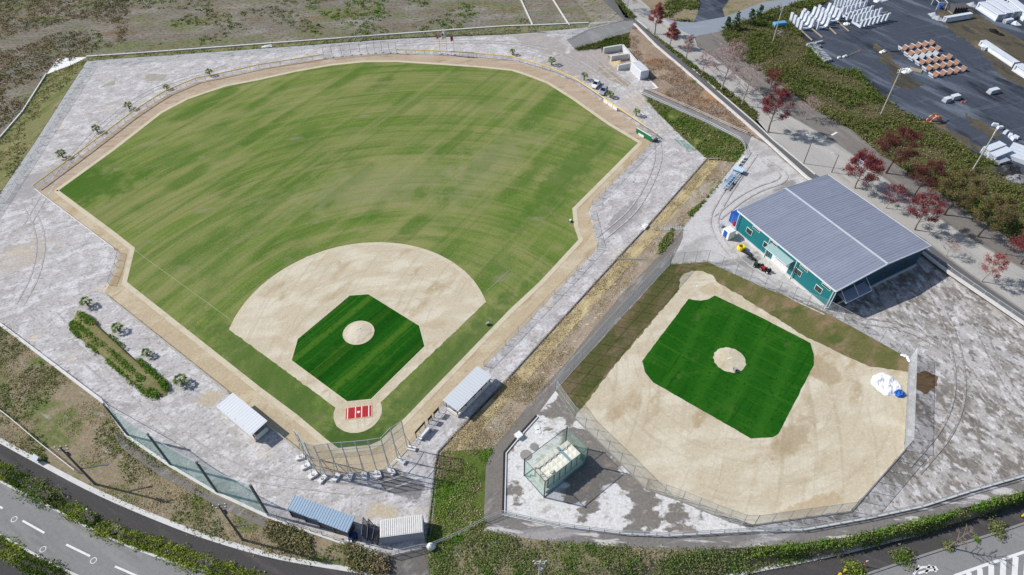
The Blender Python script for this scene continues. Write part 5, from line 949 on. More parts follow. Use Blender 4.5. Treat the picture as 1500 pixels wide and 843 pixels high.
tree('olive brown tree on the far pavement nearest the right edge', (1432, 347), 292, 3.8, L_olive, 330, M_barkdk, lean=1.0)
tree('deep red tree cut by the right edge of the picture', (1495, 387), 345, 3.4, L_red, 330, M_barkdk)
tree('small pinkish red young tree beside the road at right', (1437, 413), 376, 2.3, L_orange, 85, M_barkpale, lean=.8)
tree('bare pale young tree behind the right corner of the hall', (1385, 375), 354, 1.8, L_pink, 8, M_barkpale, bare=4)
tree('bare grey young tree on the far pavement at right', (1471, 373), 345, 2.0, L_pink, 0, M_bark, bare=4)
tree('bare pale tree cut by the top edge at the road', (919, 16), -12, 3.6, L_pink, 60, M_barkpale, bare=5)
tree('bare sapling with long shadow beside the striped road marking', (1389, 802), 772, 1.5, L_pink, 0, M_bark, ZR, .4, group='saplings by the low road', bare=4)
for b, ty, lb in (((136, 764), 752, 'thin bare sapling by the pavement hedge on the lower left'), ((182, 788), 768, 'bare twiggy sapling at the hedge gap on the lower left'), ((308, 833), 818, 'thin bare sapling in the lowest hedge row')): tree(lb, b, ty, 1.0, L_pink, 0, M_barkpale, ZR, .2, group='saplings by the low road')
def conifer(label, b, ty, r):
    p = P(*b, ZM); h = height_of(p, ty); t = thing('pine_tree', label, 'tree', p, 0, 'young pines by the side road'); part('trunk', MB().tube([(0, 0, 0), (0, 0, h)], [.14, .03], 6), M_barkdk, t); C = []
    for i in range(60):
        f = random.uniform(.12, 1); w = random.uniform(0, 6.28); rr = r * (1 - f * .85) * random.uniform(.3, 1); C.append((rr * math.cos(w), rr * math.sin(w), f * h))
    link('crown', leaf_mesh('crown', np.array(C), 12, .45, .3, .2, L_con, dome=False), t)
conifer('young dark pine nearest the side road', (1064, 44), 26, 1.7); conifer('young dark pine in the middle of the group by the side road', (1077, 42), 18, 1.8); conifer('tallest young pine of the group by the side road', (1098, 36), 14, 2.2); conifer('young pine furthest right in the group by the side road', (1111, 28), 8, 2.0)
# --- palms
L_palm = lmat('palm_fronds', (.16, .235, .075), (.20, .26, .085), (.26, .31, .13), 1.0, .3); M_palmtrunk = pmat('palm_trunk', (.17, .12, .08), .95)
def palm_mesh(seed, r, h):
    rnd = random.Random(seed); mb = MB(); n = 15
    for i in range(n):
        w = i * 2.4 + rnd.gauss(0, .15); el = -.15 + 1.2 * (i / n) + rnd.gauss(0, .1); d = Vector((math.cos(w) * math.cos(el), math.sin(w) * math.cos(el), math.sin(el))); ln = r * rnd.uniform(.38, .52) * (1.1 - .35 * i / n)
        a = Vector((0, 0, h)); m = a + d * ln; side = Vector((-math.sin(w), math.cos(w), 0)); up = side.cross(d) * -1
        mb.tube([a, m], .03, 4, False)
        for k in range(7):   # fan of narrow leaflets, tips drooping
            th = (k - 3) / 3 * 1.15; q = (d * math.cos(th) + side * math.sin(th)); L = r * .62 * (1 - .18 * abs(th)); tip = m + q * L + Vector((0, 0, -.16 * r * (1 + abs(th)))); pq = m + q * L * .5 + Vector((0, 0, .02)); nn = q.cross(up).normalized() * .085 * r / 1.4
            mb.add([m, pq + nn, tip, pq - nn], [(0, 1, 2, 3)])
    return mb
PALMS = [((92.6, 231), 1.45, 1.25, 'palm nearest the left corner of the outfield fence'), ((143, 194), 1.35, 1.2, 'second palm from the left corner along the outfield fence'), ((190, 160), 1.4, 1.2, 'third palm from the left corner along the outfield fence'), ((245, 131), 1.15, .8, 'smallest palm by the left outfield fence, between two pale sand patches'), ((308, 110.5), 1.3, 1.2, 'fifth palm along the left outfield fence, nearest the tall screen'), ((750.6, 80.5), 1.2, 1.1, 'palm behind the far outfield fence left of the storage bays'), ((808, 95), 1.5, 1.5, 'palm behind the right outfield fence left of the parked cars'), ((855.5, 117.5), 1.3, 1.5, 'palm directly left of the white parked car'), ((893.5, 143), 1.4, 1.0, 'palm directly right of the silver parked car'), ((931.6, 170), 1.2, 1.4, 'palm behind the fence near the green padded shelter'), ((129.5, 448), 1.35, 1.2, 'palm at the upper end of the grass mound'), ((174.5, 485), 1.3, 1.0, 'palm beside the middle of the grass mound'), ((217, 521), 1.1, .9, 'small palm beside the lower half of the grass mound'), ((267, 562), 1.5, 1.1, 'largest palm standing between the grass mound and the left dugout')]
for i, (b, r, h, lb) in enumerate(PALMS):
    t = thing('palm_tree', lb, 'palm tree', P(*b), random.uniform(0, 6), 'young palms round the main field')
    part('trunk', MB().tube([(0, 0, -.05), (0, 0, h * .5), (0, 0, h)], [.2, .16, .18], 8), M_palmtrunk, t); part('crown', palm_mesh(i, r, h), L_palm, t)
# ================================================================== POLES
M_conc = pmat('concrete_pole', (.45, .44, .42), .8)
def utility_pole(label, b, h, m, z=0.0, lamp=None, rz=0.4, name='utility_pole'):
    t = thing(name, label, 'utility pole', P(*b, z), rz, 'utility poles'); part('pole', MB().tube([(0, 0, -.3), (0, 0, h)], [.19, .12], 8), m, t)
    for k, zz in enumerate((h - .3, h - 1.1)):
        a = part('crossarm', MB().box((0, .15, zz), (2.0 - k * .5, .1, .1)), m, t)
        for x in (-.8, 0, .8): part('insulator', MB().tube([(x * (1 - k * .25), .15, zz), (x * (1 - k * .25), .15, zz + .3)], .07, 6), M_white, a)
    part('transformer', MB().tube([(.35, -.1, h - 2.3), (.35, -.1, h - 1.5)], .24, 10), m, t)
    if lamp:
        hh, ln = lamp; la = part('lamp_arm', MB().tube([(0, 0, hh), (ln, 0, hh + .2)], .11, 6), m, t); part('lamp_head', MB().box((ln + .3, 0, hh + .2), (.7, .3, .16)), m, la)
    return t
utility_pole('dark utility pole with a long lamp arm on the lower left slope', (138, 708), 11, M_pole, -1.0, (4.6, 3.6), .15); utility_pole('dark utility pole with a short lamp arm below the ball net', (355, 790), 11, M_pole, -.9, (4.2, 1.5), .15)
utility_pole('pale utility pole with equipment cut by the bottom edge below the water tank', (788, 868), 11, M_conc, ZR, None, .0); utility_pole('tall pale pole at the corner of the dark yard beside the blocks', (1131.5, 63), 11.5, M_conc, ZM, None, .6); utility_pole('tall pale pole standing in the brambles below the orange troughs', (1290, 168), 13, M_conc, ZM, (12.2, 1.2), .5); utility_pole('pale pole in the brambles near the right edge by the white long blocks', (1423, 252), 11.5, M_conc, ZM, None, .9)
for b, h, lb in (((1177, 240), 7.6, 'slim street lamp on the near kerb left of the hall roof'), ((1218, 253), 5.0, 'short street lamp just behind the hall roof corner')):
    t = thing('street_lamp', lb, 'street lamp', P(*b, ZM), 0, 'street lamps'); part('pole', MB().tube([(0, 0, 0), (0, 0, h)], [.11, .07], 6), pmat('brown_lamp_pole', (.14, .09, .07), .6), t); part('arm', MB().tube([(0, 0, h), (-1.2, .3, h + .2)], .05, 5), M_rail, t); part('lamp_head', MB().box((-1.4, .35, h + .2), (.6, .25, .12), -.24), M_white, t)
for (b, h, c, lb) in (((645, 79.5), 6.9, 0, 'left of three flagpoles behind the outfield fence, with pink flag'), ((655, 80.3), 7.9, 1, 'middle and tallest of three flagpoles, with large white flag'), ((665.5, 80.6), 6.7, 2, 'right of three flagpoles behind the outfield fence, with red and dark flag')):
    t = thing('flagpole', lb, 'flagpole', P(*b), 0, 'flagpoles'); part('footing', MB().box((0, 0, .15), (.6, .6, .3)), M_white, t); part('pole', MB().tube([(0, 0, 0), (0, 0, h)], [.08, .05], 6), M_rail, t)
    mb = MB(); W_, H_ = ((1.0, 1.7), (1.7, 2.4), (1.0, 1.9))[c]; nx_, nz_ = 8, 6
    for i in range(nx_ + 1):
        for j in range(nz_ + 1): x = W_ * i / nx_; mb.v.append((-.08 - x * .75, .22 * math.sin(i * 1.4 + j * .3), h - .15 - H_ * j / nz_ - x * .55))
    for i in range(nx_):
        for j in range(nz_): q = i * (nz_ + 1) + j; mb.f.append((q, q + 1, q + nz_ + 2, q + nz_ + 1))
    fl = part('flag', mb, pmat('flag_cloth_%d' % c, ((.62, .22, .30), (.80, .78, .78), (.55, .14, .22))[c], .9, dirt=((.74, .60, .64), (.72, .62, .64), (.70, .50, .56))[c], vs=1.5, var=.3), t)
    mb = MB().ball((-.1 - W_ * .4, .0, h - .15 - H_ * .6), .26, 8, 6, (1, 1.1, 1.2)); part('emblem', mb, pmat('flag_mark_%d' % c, ((.6, .1, .16), (.25, .03, .08), (.05, .03, .06))[c], .9), fl)
# ================================================================== CARS

def car(label, f, r, body_m, L=4.1, W=1.7, H=1.45, sedan=True, z=0.0, name='parked_car'):
    pf, pr = P(*f, z), P(*r, z); c = (pf + pr) / 2; d = pf - pr; t = thing(name, label, 'car', Vector((c.x, c.y, z + .01)), math.atan2(d.y, d.x))
    h = L / 2; mb = MB()
    sec = [(-h, .55, .30, .86), (-h + .12, .82, .28, .93), (-h + .8, .92, .27, .97), (-.6, .90, .25, 1.0), (.7, .88, .25, 1.0), (h - .8, .80, .27, .97), (h - .15, .68, .28, .92), (h, .52, .32, .84)]
    if not sedan: sec[1] = (-h + .12, .95, .28, .95)
    for x, zt, zb, w in sec:
        w2 = W / 2 * w; mb.v += [(x, -w2, zb), (x, -w2, zt - .12), (x, -w2 * .9, zt), (x, w2 * .9, zt), (x, w2, zt - .12), (x, w2, zb)]
    n = len(sec)
    for i in range(n - 1):
        for k in range(6): mb.f.append((i * 6 + k, i * 6 + (k + 1) % 6, (i + 1) * 6 + (k + 1) % 6, (i + 1) * 6 + k))
    mb.f += [tuple(range(6)), tuple(range((n - 1) * 6, n * 6))]
    bd_ = part('body', mb, body_m, t, bevel=.03)
    xb0, xb1, xt0, xt1 = (-h + .75, h - 1.25, -h + 1.25, h - 1.95) if sedan else (-h + .12, h - 1.2, -h + .45, h - 1.9)
    wb, wt = W / 2 * .92, W / 2 * .74; z0, z1 = .86, H
    g = MB().add([(xb0, -wb, z0), (xb1, -wb, z0), (xb1, wb, z0), (xb0, wb, z0), (xt0, -wt, z1 - .03), (xt1, -wt, z1 - .03), (xt1, wt, z1 - .03), (xt0, wt, z1 - .03)], [(0, 3, 2, 1), (4, 5, 6, 7), (0, 1, 5, 4), (1, 2, 6, 5), (2, 3, 7, 6), (3, 0, 4, 7)])
    part('windows', g, pmat('car_glass', (.012, .015, .018), .12, spec=.6), t)
    part('roof', MB().box(((xt0 + xt1) / 2, 0, z1 - .01), (xt1 - xt0 + .1, wt * 2 + .06, .07)), body_m, t, bevel=.03)
    for s in (-1, 1):
        for xa, xc in ((xb0, xt0), (xb1, xt1), ((xb0 + xb1) / 2, (xt0 + xt1) / 2)): part('pillar', MB().tube([(xa, s * wb, z0), (xc, s * wt, z1)], .045, 4), body_m, t)
        for x in (-h + .75, h - .8):
            wh = part('wheel', MB().tube([(x, s * (W / 2 - .16), .31), (x, s * (W / 2 + .01), .31)], .31, 14), M_black, t); part('rim', MB().tube([(x, s * (W / 2), .31), (x, s * (W / 2 + .02), .31)], .19, 10), M_rail, wh)
        part('headlight', MB().box((h - .1, s * W * .36, .62), (.22, .32, .14)), M_trim, t); part('tail_light', MB().box((-h + .08, s * W * .38, .7), (.14, .24, .16)), M_bin, t); part('mirror', MB().box((xb1 - .35, s * (W / 2 + .06), .95), (.14, .18, .12)), body_m, t)
    part('number_plate', MB().box((h + .0, 0, .45), (.04, .33, .16)), M_white, t)
    return t
M_carw = pmat('white_car_paint', (.80, .80, .80), .25, var=.02, spec=.6); M_cars = pmat('silver_blue_car_paint', (.42, .46, .52), .3, .3, var=.02, spec=.6); M_carp = pmat('lilac_car_paint', (.34, .32, .46), .3, .2, var=.02, spec=.6)
car('white saloon parked by the outfield fence between a palm and the silver car', (868.5, 131.5), (877, 121), M_carw); car('silver blue hatchback parked by the outfield fence left of a palm', (879.5, 141.5), (887.5, 131), M_cars, 3.7, 1.65, 1.5, False)
car('lilac grey car driving on the upper road half hidden by a red tree', (1276, 246), (1261, 236.5), M_carp, 4.2, 1.7, 1.45, True, ZM, 'car')
# ================================================================== STORAGE BAYS
M_bay = pmat('bay_concrete', (.60, .60, .59), .9, vs=.6, dirt=(.38, .38, .38))
def wall_seg(mb, a, b, h, w):
    d = b - a; L = math.hypot(d.x, d.y); mb.box(((a.x + b.x) / 2, (a.y + b.y) / 2, h / 2), (L, w, h), math.atan2(d.y, d.x)); return mb
o = P(911, 73); k0, k1 = P(911.3, 73.4), P(932, 98); t = thing('storage_bay', 'open concrete block bays with three cross walls beside the pale shed', 'storage bays', o)
part('back_wall', wall_seg(MB(), k0 - o, k1 - o, 1.75, .6), M_bay, t)
for a, b, h in (((883.8, 78), (911.5, 73.2), 1.75), ((894.5, 90), (921, 86.4), 1.75), ((904.6, 103), (928, 98.5), 1.6)):
    part('cross_wall', wall_seg(MB(), P(*a) - o, P(*b) - o + (P(*a) - P(*b)).normalized() * .32, h, .6), M_bay, t)
def heap(name, label, cat, c, r, h, mat, sx=1.0, rz=0.0):
    mb = MB(); n, m = 20, 7; ph = random.uniform(0, 6)
    for j in range(m + 1):
        f = j / m
        for i in range(n):
            w = 2 * math.pi * i / n; rr = r * f * (1 + .18 * math.sin(2 * w + ph) + .1 * math.sin(5 * w + ph * 2)); zz = h * (1 - f) ** 1.15 * (1 + .12 * math.sin(3 * w + f * 5)); mb.v.append((rr * math.cos(w) * sx, rr * math.sin(w), zz - .03 * f))
    for j in range(m):
        for i in range(n): mb.f.append((j * n + i, j * n + (i + 1) % n, (j + 1) * n + (i + 1) % n, (j + 1) * n + i))
    return solo(name, mb, mat, label, cat, c, rz)
heap('sand_heap', 'grey sand heap in the far bay between concrete walls', 'sand heap', P(906, 83), 2.6, .9, gmat('grey_heap', (.40, .37, .32), [], (3, .25)), 1.3); heap('sand_heap', 'tan sand heap in the middle bay spilling onto the gravel', 'sand heap', P(908.5, 95), 2.6, 1.2, gmat('tan_heap', (.50, .39, .25), [], (3, .22)), 1.25); heap('sand_heap', 'low brown heap spilling from the far bay mouth', 'sand heap', P(891, 85), 1.6, .5, gmat('brown_heap', (.36, .30, .23), [], (3, .25)))
c0, c1 = P(923.8, 104.3), P(937.3, 117.4); d = c1 - c0; container('garden_shed', 'pale grey box shed at the end of the concrete bays', 'shed', c1, math.atan2(-d.y, -d.x), d.length + .3, -2.55, 2.55, M_pale, M_pale, 8)
ribbon('white_edge', PP([(950, 117), (958, 124), (963, 129.5), (956, 131)]), .4, M_white, h=.15)
# person by the bays
def person(label, p, rz):
    t = thing('person', label, 'person', p, rz)
    def skin(name, vs, es, rad, mat, sub=1):
        me = bpy.data.meshes.new(name); me.from_pydata(vs, es, []); ob = link(name, me, t); me.materials.append(mat); md = ob.modifiers.new('skin', 'SKIN'); md.use_smooth_shade = True
        for v, r in zip(me.skin_vertices[0].data, rad): v.radius = (r, r * .85)
        me.skin_vertices[0].data[0].use_root = True; s = ob.modifiers.new('sub', 'SUBSURF'); s.levels = s.render_levels = sub
    V = [(0, 0, .92), (0, 0, 1.15), (0, 0, 1.38), (0, 0, 1.50), (0, .01, 1.58), (0, .02, 1.70), (-.2, 0, 1.40), (-.27, 0, 1.14), (-.25, .12, .92), (.2, 0, 1.40), (.27, 0, 1.14), (.25, .12, .92), (-.1, 0, .86), (-.11, .02, .48), (-.11, -.02, .08), (-.11, .14, .04), (.1, 0, .86), (.11, .02, .48), (.11, -.02, .08), (.11, .14, .04)]
    Es = [(0, 1), (1, 2), (2, 3), (3, 4), (4, 5), (2, 6), (6, 7), (7, 8), (2, 9), (9, 10), (10, 11), (0, 12), (12, 13), (13, 14), (14, 15), (0, 16), (16, 17), (17, 18), (18, 19)]
    Rr = [.15, .15, .16, .06, .085, .08, .07, .05, .04, .07, .05, .04, .09, .065, .045, .04, .09, .065, .045, .04]
    skin('body', V, Es, Rr, pmat('skin_tone', (.45, .28, .20), .7))
    skin('jacket', [V[0], V[1], V[2], V[6], V[7], V[9], V[10]], [(0, 1), (1, 2), (2, 3), (3, 4), (2, 5), (5, 6)], [.175, .175, .185, .09, .065, .09, .065], pmat('dark_jacket', (.03, .03, .038), .9))
    skin('trousers', [V[0], V[12], V[13], (-.11, -.02, .12), V[16], V[17], (.11, -.02, .12)], [(0, 1), (1, 2), (2, 3), (0, 4), (4, 5), (5, 6)], [.165, .105, .08, .065, .105, .08, .065], pmat('grey_trousers', (.16, .16, .17), .9))
    part('hair', MB().ball((0, 0, 1.69), .105, 10, 6, (1, 1.05, 1), True), M_black, t)
person('person in a dark jacket standing at the end of the farthest bay wall', P(881.5, 77.5), 2.6)
# ================================================================== THINGS BY THE HALL
t = thing('water_container', 'white wrapped stack with blue front panel beside the red drum', 'container', P(1066, 347, Z1), brz); part('stack', MB().box((0, 0, 1.05), (2.0, 1.9, 2.1)), M_white, t, bevel=.12); part('blue_panel', MB().box((.1, .98, 1.1), (1.0, .05, 1.7)), M_bluebox, t); part('pallet', MB().box((0, 0, .06), (2.2, 2.1, .12)), M_wood, t)
solo('oil_drum', MB().tube([(0, 0, 0), (0, 0, .35), (0, 0, .36), (0, 0, .9)], [.42, .42, .44, .42], 14).tube([(0, 0, .88), (0, 0, 1.25)], .44, 14), pmat('red_drum_paint', (.42, .02, .025), .5), 'red drum at the left corner of the teal hall', 'drum', P(1075.5, 330, Z1))
M_hose = pmat('yellow_hose', (.80, .58, .02), .5, dirt=(.62, .42, .02)); mb = MB()
for k in range(4): mb.tube([((.72 - .03 * k) * math.cos(a * .45), (.72 - .03 * k) * math.sin(a * .45), .25 + .2 * k) for a in range(15)], .16, 6)
solo('hose_coil', mb, M_hose, 'yellow coiled hose lying in front of the hall', 'hose', P(1085, 365.5, Z1))
t = thing('wheelbarrow', 'small dark wheelbarrow on the pale gravel left of the wrapped stack', 'wheelbarrow', P(1056, 333, Z1), .9); part('tray', MB().box((0, 0, .5), (.8, .55, .3), 0, 1.2), M_greybox, t); part('wheel', MB().tube([(.6, -.04, .2), (.6, .04, .2)], .2, 10), M_black, t); part('handle', MB().tube([(.6, 0, .2), (-.8, .3, .6)], .03, 5).tube([(.6, 0, .2), (-.8, -.3, .6)], .03, 5), M_wood, t)
t = thing('drag_roller', 'black drag frame lying between the yellow hose and the mower', 'roller', P(1092, 372, Z1), brz + .3); part('bar', MB().box((0, 0, .3), (2.6, .35, .3)), M_black, t); part('roller', MB().tube([(-1.1, -.5, .25), (1.1, -.5, .25)], .25, 12), pmat('dark_blue_roller', (.03, .04, .09), .5), t); part('hitch', MB().tube([(0, -.3, .3), (1.6, -1.2, .3)], .06, 5), M_pole, t)
t = thing('field_groomer', 'dark groomer with small wheels between the drag frame and the mower', 'groomer', P(1101, 380, Z1), brz + .2); part('frame', MB().box((0, 0, .4), (1.6, .5, .25)), M_black, t); part('spring_tines', MB().box((.4, .3, .2), (1.1, .2, .3)), M_pole, t)
for x in (-.7, .7): part('wheel', MB().tube([(x, -.35, .22), (x, -.25, .22)], .22, 10), M_black, t)
def mower(label, p, rz, m, s=1.0):
    t = thing('ride_on_mower', label, 'mower', p, rz, 'mowers in front of the hall'); part('bonnet', MB().box((.65, 0, .62), (.95, .7, .5), 0, .85), m, t, bevel=.05); part('deck', MB().box((0, 0, .3), (1.5, 1.15, .2)), M_black, t); st = part('seat', MB().box((-.35, 0, .7), (.45, .5, .12)).box((-.58, 0, .95), (.1, .5, .45)), M_black, t); part('steering_wheel', MB().tube([(.12, 0, .6), (0, 0, 1.0)], .03, 5).tube([(-.02, 0, 1.0), (-.0, 0, 1.03)], .2, 10), M_black, t)
    for x, r in ((-.55, .36), (.75, .26)):
        for y in (-.55, .55): w_ = part('wheel', MB().tube([(x, y - .1, r), (x, y + .1, r)], r, 12), M_black, t); part('rim', MB().tube([(x, y - .11, r), (x, y + .11, r)], r * .5, 8), M_white, w_)
mower('dark green and black ride on mower in front of the hall', P(1111, 391.5, Z1), brz + .5, pmat('dark_green_paint', (.012, .06, .03), .5)); mower('red ride on mower next to the dark one in front of the hall', P(1121.5, 397.5, Z1), brz + .3, pmat('red_mower_paint', (.42, .02, .02), .4))
# pale blue rack trailer by the bank
M_lb = pmat('pale_blue_steel', (.36, .50, .66), .5, dirt=(.28, .36, .46)); pa, pb = P(1060, 278, Z1), P(1082, 251, Z1); d = pb - pa; L = d.length; t = thing('rack_trailer', 'pale blue steel rack lying at the top of the bank above the straw', 'trailer', pa, math.atan2(d.y, d.x))
for y in (-.75, 0, .75): part('beam', MB().box((L / 2, y, .55), (L, .14, .16)), M_lb, t)
for i in range(9): part('crossbar', MB().box((L * (i + .3) / 9, 0, .66), (.12, 1.7, .07)), M_lb, t)
part('deck_plate', MB().box((L - .6, 0, .95), (1.6, 2.5, .14)).box((L - .2, 0, .6), (.3, 2.4, .6)), pmat('sky_blue_plate', (.50, .66, .80), .5), t)
part('deck_panel', MB().box((L * .45, .37, .64), (L * .42, .5, .05)), pmat('mid_blue_plate', (.16, .30, .46), .5), t)
for x in (L * .35, L - .6):
    for y in (-1.0, 1.0): part('wheel', MB().tube([(x, y - .12, .3), (x, y + .12, .3)], .3, 12), M_black, t)
part('tow_bar', MB().box((-.2, 0, .5), (.9, .1, .12)), M_rail, t)
pa, pb = P(1082, 242, Z1), P(1089, 233.5, Z1); d = pb - pa; L = d.length
for i in range(3): q = pa.lerp(pb, i / 2); solo('concrete_block', MB().box((0, 0, .32), (1.0, .5, .64), 0, .94), M_footing, ('white concrete block nearest the pale blue rack', 'white concrete block in the middle of three by the green slope', 'white concrete block farthest from the pale blue rack by the guard rail')[i], 'block', q, math.atan2(d.y, d.x), 'white blocks by the rack', .03)
# practice field odds and ends
def tarp(name, label, c, sx, sy, h, mat, rz, seed, n=26):
    mb = MB()
    for i in range(n + 1):
        for j in range(n + 1):
            u, v = i / n * 2 - 1, j / n * 2 - 1; x, y = u * math.sqrt(1 - v * v / 2.4), v * math.sqrt(1 - u * u / 2.4); e = 1 - max(abs(u), abs(v)) ** 4
            zz = h * e * (.75 + .8 * noise.noise((x * 2.6, y * 2.6, seed)) + .28 * noise.noise((x * 7, y * 7, seed + 3))) ; k = 1 + .08 * noise.noise((u * 2, v * 2, seed + 9)); mb.v.append((x * sx / 2 * k * 1.1, y * sy / 2 * k * 1.1, zz))
    for i in range(n):
        for j in range(n): q = i * (n + 1) + j; mb.f.append((q, q + n + 1, q + n + 2, q + 1))
    return solo(name, mb, mat, label, 'tarpaulin', c, rz)
tarp('tarpaulin', 'large white tarpaulin heap with dark folds lying on the practice field sand', P(1298, 563.5, Z1) + Vector((0, 0, .05)), 4.3, 4.3, .45, pmat('white_tarpaulin', (.80, .80, .83), .5, vs=1.2, dirt=(.46, .47, .55)), .5, 2.0)
tarp('tarpaulin', 'small blue tarpaulin bundle beside the large white tarpaulin', P(1317.5, 577.5, Z1) + Vector((0, 0, .05)), 1.7, 1.5, .7, M_bluebox, .3, 5.0, 14)
for i, (x, y) in enumerate(((1322, 521.5), (1325.5, 522.5), (1329, 525), (1330.5, 529))): solo('sandbag', MB().ball((0, 0, .16), .4, 10, 6, (1.2, .75, .45)), M_white, ('white sandbag furthest left at the top corner of the practice field fence', 'second white sandbag at the top corner of the practice field fence', 'third white sandbag at the top corner of the practice field fence', 'white sandbag furthest right at the top corner of the practice field fence')[i], 'sandbag', P(x, y, Z1) + Vector((0, 0, .03)), i * .5, 'sandbags at the fence corner')
def gadget(name, label, p, rz, m):
    t = thing(name, label, 'field tool', p, rz); part('frame', MB().box((0, 0, .3), (.9, .12, .1)).tube([(0, 0, .3), (-.7, 0, .9)], .04, 5), M_rail, t); part('box', MB().box((.1, 0, .42), (.5, .4, .3)), m, t)
    for y in (-.32, .32): part('wheel', MB().tube([(.1, y - .05, .2), (.1, y + .05, .2)], .2, 10), M_black, t)
gadget('line_marker', 'small wheeled line marker at the edge of the practice mound', P(1076, 543.5, Z1) + Vector((0, 0, .06)), .6, M_greybox); gadget('line_marker', 'small grey wheeled tool on the grass near the right field kink', P(835, 325.5) + Vector((0, 0, .04)), 1.0, M_white); gadget('line_marker', 'small dark wheeled tool on the grass below the right end of the infield sand', P(714, 476) + Vector((0, 0, .04)), .2, M_greybox)
# lower left slope odds
t = thing('solar_panel', 'silver solar panel box beside the white kerb on the lower left', 'solar panel', P(56, 676, ZR) + Vector((0, 0, .1)), -.5); part('panel', MB().box((0, 0, 1.0), (1.3, .9, .06), 0, 1, .5), pmat('panel_silver', (.55, .60, .66), .3, .3), t); part('post', MB().tube([(0, 0, 0), (0, 0, .95)], .06, 6), M_pole, t); part('cabinet', MB().box((0, .1, .4), (.5, .35, .6)), M_greybox, t)
solo('driftwood_plank', MB().box((0, 0, .1), (3.4, .22, .12)), pmat('weathered_plank', (.55, .44, .28), .9), 'pale plank lying on the slope below the long white rail', 'plank', P(38, 541, -.55), 1.1)
t = thing('marker_post', 'red and white marker post on the right pavement beside the yellow green bush', 'marker post', P(1264, 829, ZR), 0); part('post', MB().tube([(0, 0, 0), (0, 0, 1.5)], .05, 6), pmat('red_post_paint', (.5, .04, .03), .6), t); part('cap', MB().box((0, 0, 1.65), (.22, .08, .35)), M_white, t)
for b, lb in (((1228, 844), 'yellow bollard at the bottom edge left of the yellow green bush'), ((1236, 838), 'yellow bollard touching the yellow green bush'), ((1497, 757), 'yellow bollard at the right edge by the road kerb')): t = thing('bollard', lb, 'bollard', P(*b, ZR), 0, 'yellow bollards'); part('post', MB().tube([(0, 0, 0), (0, 0, .9)], .16, 8), pmat('yellow_bollard_paint', (.80, .55, .02), .5), t); part('base', MB().tube([(0, 0, .0), (0, 0, .1)], .3, 10), M_black, t)
solo('marker_post', MB().tube([(0, 0, 0), (0, 0, .8)], .07, 6).box((0, 0, .85), (.2, .2, .14)), M_white, 'short white marker post beside the yellow green hedge on the left pavement', 'marker post', P(130.5, 750, ZR))
solo('wood_pallet', MB().box((0, 0, .1), (3.2, 1.0, .14)).box((.3, .5, .22), (2.2, .5, .1), .1), M_white, 'white toppled board pile on the dike at the far left centre', 'boards', P(391, 69), .2)
# ================================================================== PRECAST YARD
M_pre = pmat('precast_concrete', (.60, .64, .70), .8, vs=.5, dirt=(.44, .48, .55)); M_pregrey = pmat('grey_precast', (.36, .38, .41), .85, dirt=(.24, .26, .29)); M_orange = pmat('rust_orange_lining', (.29, .155, .095), .9, dirt=(.20, .11, .075)); M_timber = pmat('timber_batten', (.40, .31, .22), .9)
ORD = ('first', 'second', 'third', 'fourth', 'fifth', 'sixth', 'seventh', 'eighth', 'ninth', 'tenth', 'eleventh', 'twelfth')
def ublock_mesh(w, dpt, h, th=.5):
    mb = MB(); o_ = [(-w / 2, 0), (w / 2, 0), (w / 2 + .12, h), (w / 2 - th * .7, h), (w / 2 - th, th * 1.5), (w / 2 - th * 1.9, th * .75), (-w / 2 + th * 1.9, th * .75), (-w / 2 + th, th * 1.5), (-w / 2 + th * .7, h), (-w / 2 - .12, h)]
    return mb.extrude(o_, dpt, 0).mesh('channel_block', M_pre)
def ucol(a, b, step, n, w, dpt, h, txt, group):
    p, q = P(*a, ZM), P(*b, ZM); d = q - p; rz = math.atan2(d.y, d.x) - math.pi / 2; me = ublock_mesh(w, dpt, h); c = (p + q) / 2; s = P(a[0] + step[0], a[1] + step[1], ZM) - p
    for i in range(n): o = link('channel_block', me, None, c + s * i, rz); tag(o, txt % ORD[i], 'concrete block', group)
GU = 'U shaped concrete channel blocks in the yard'
ucol((1171, 44), (1189, 41), (-4.9, -4.0), 4, 4.3, 1.1, 2.9, 'white U shaped block, %s from the front of the leftmost file', GU); ucol((1194, 43), (1212, 39.5), (-5.0, -4.2), 5, 4.3, 1.1, 2.9, 'white U shaped block, %s from the front of the second file from the left', GU); ucol((1211, 33.5), (1228.5, 30), (-5.0, -4.2), 4, 4.3, 1.1, 2.9, 'white U shaped block, %s from the front of the third file from the left', GU)
ucol((1247.8, 32.5), (1262.7, 42), (6.3, -1.7), 7, 4.2, .9, 2.5, 'white U shaped block, %s from the left in the nearer right hand row', GU); ucol((1231.8, 21), (1243.5, 31.5), (6.4, -1.8), 6, 4.2, .9, 2.7, 'white U shaped block, %s from the left in the farther right hand row', GU); ucol((1222, 12), (1232, 16), (5.0, -1.2), 6, 3.6, .7, 3.2, 'tall white slab block, %s from the left at the top edge of the yard', GU)
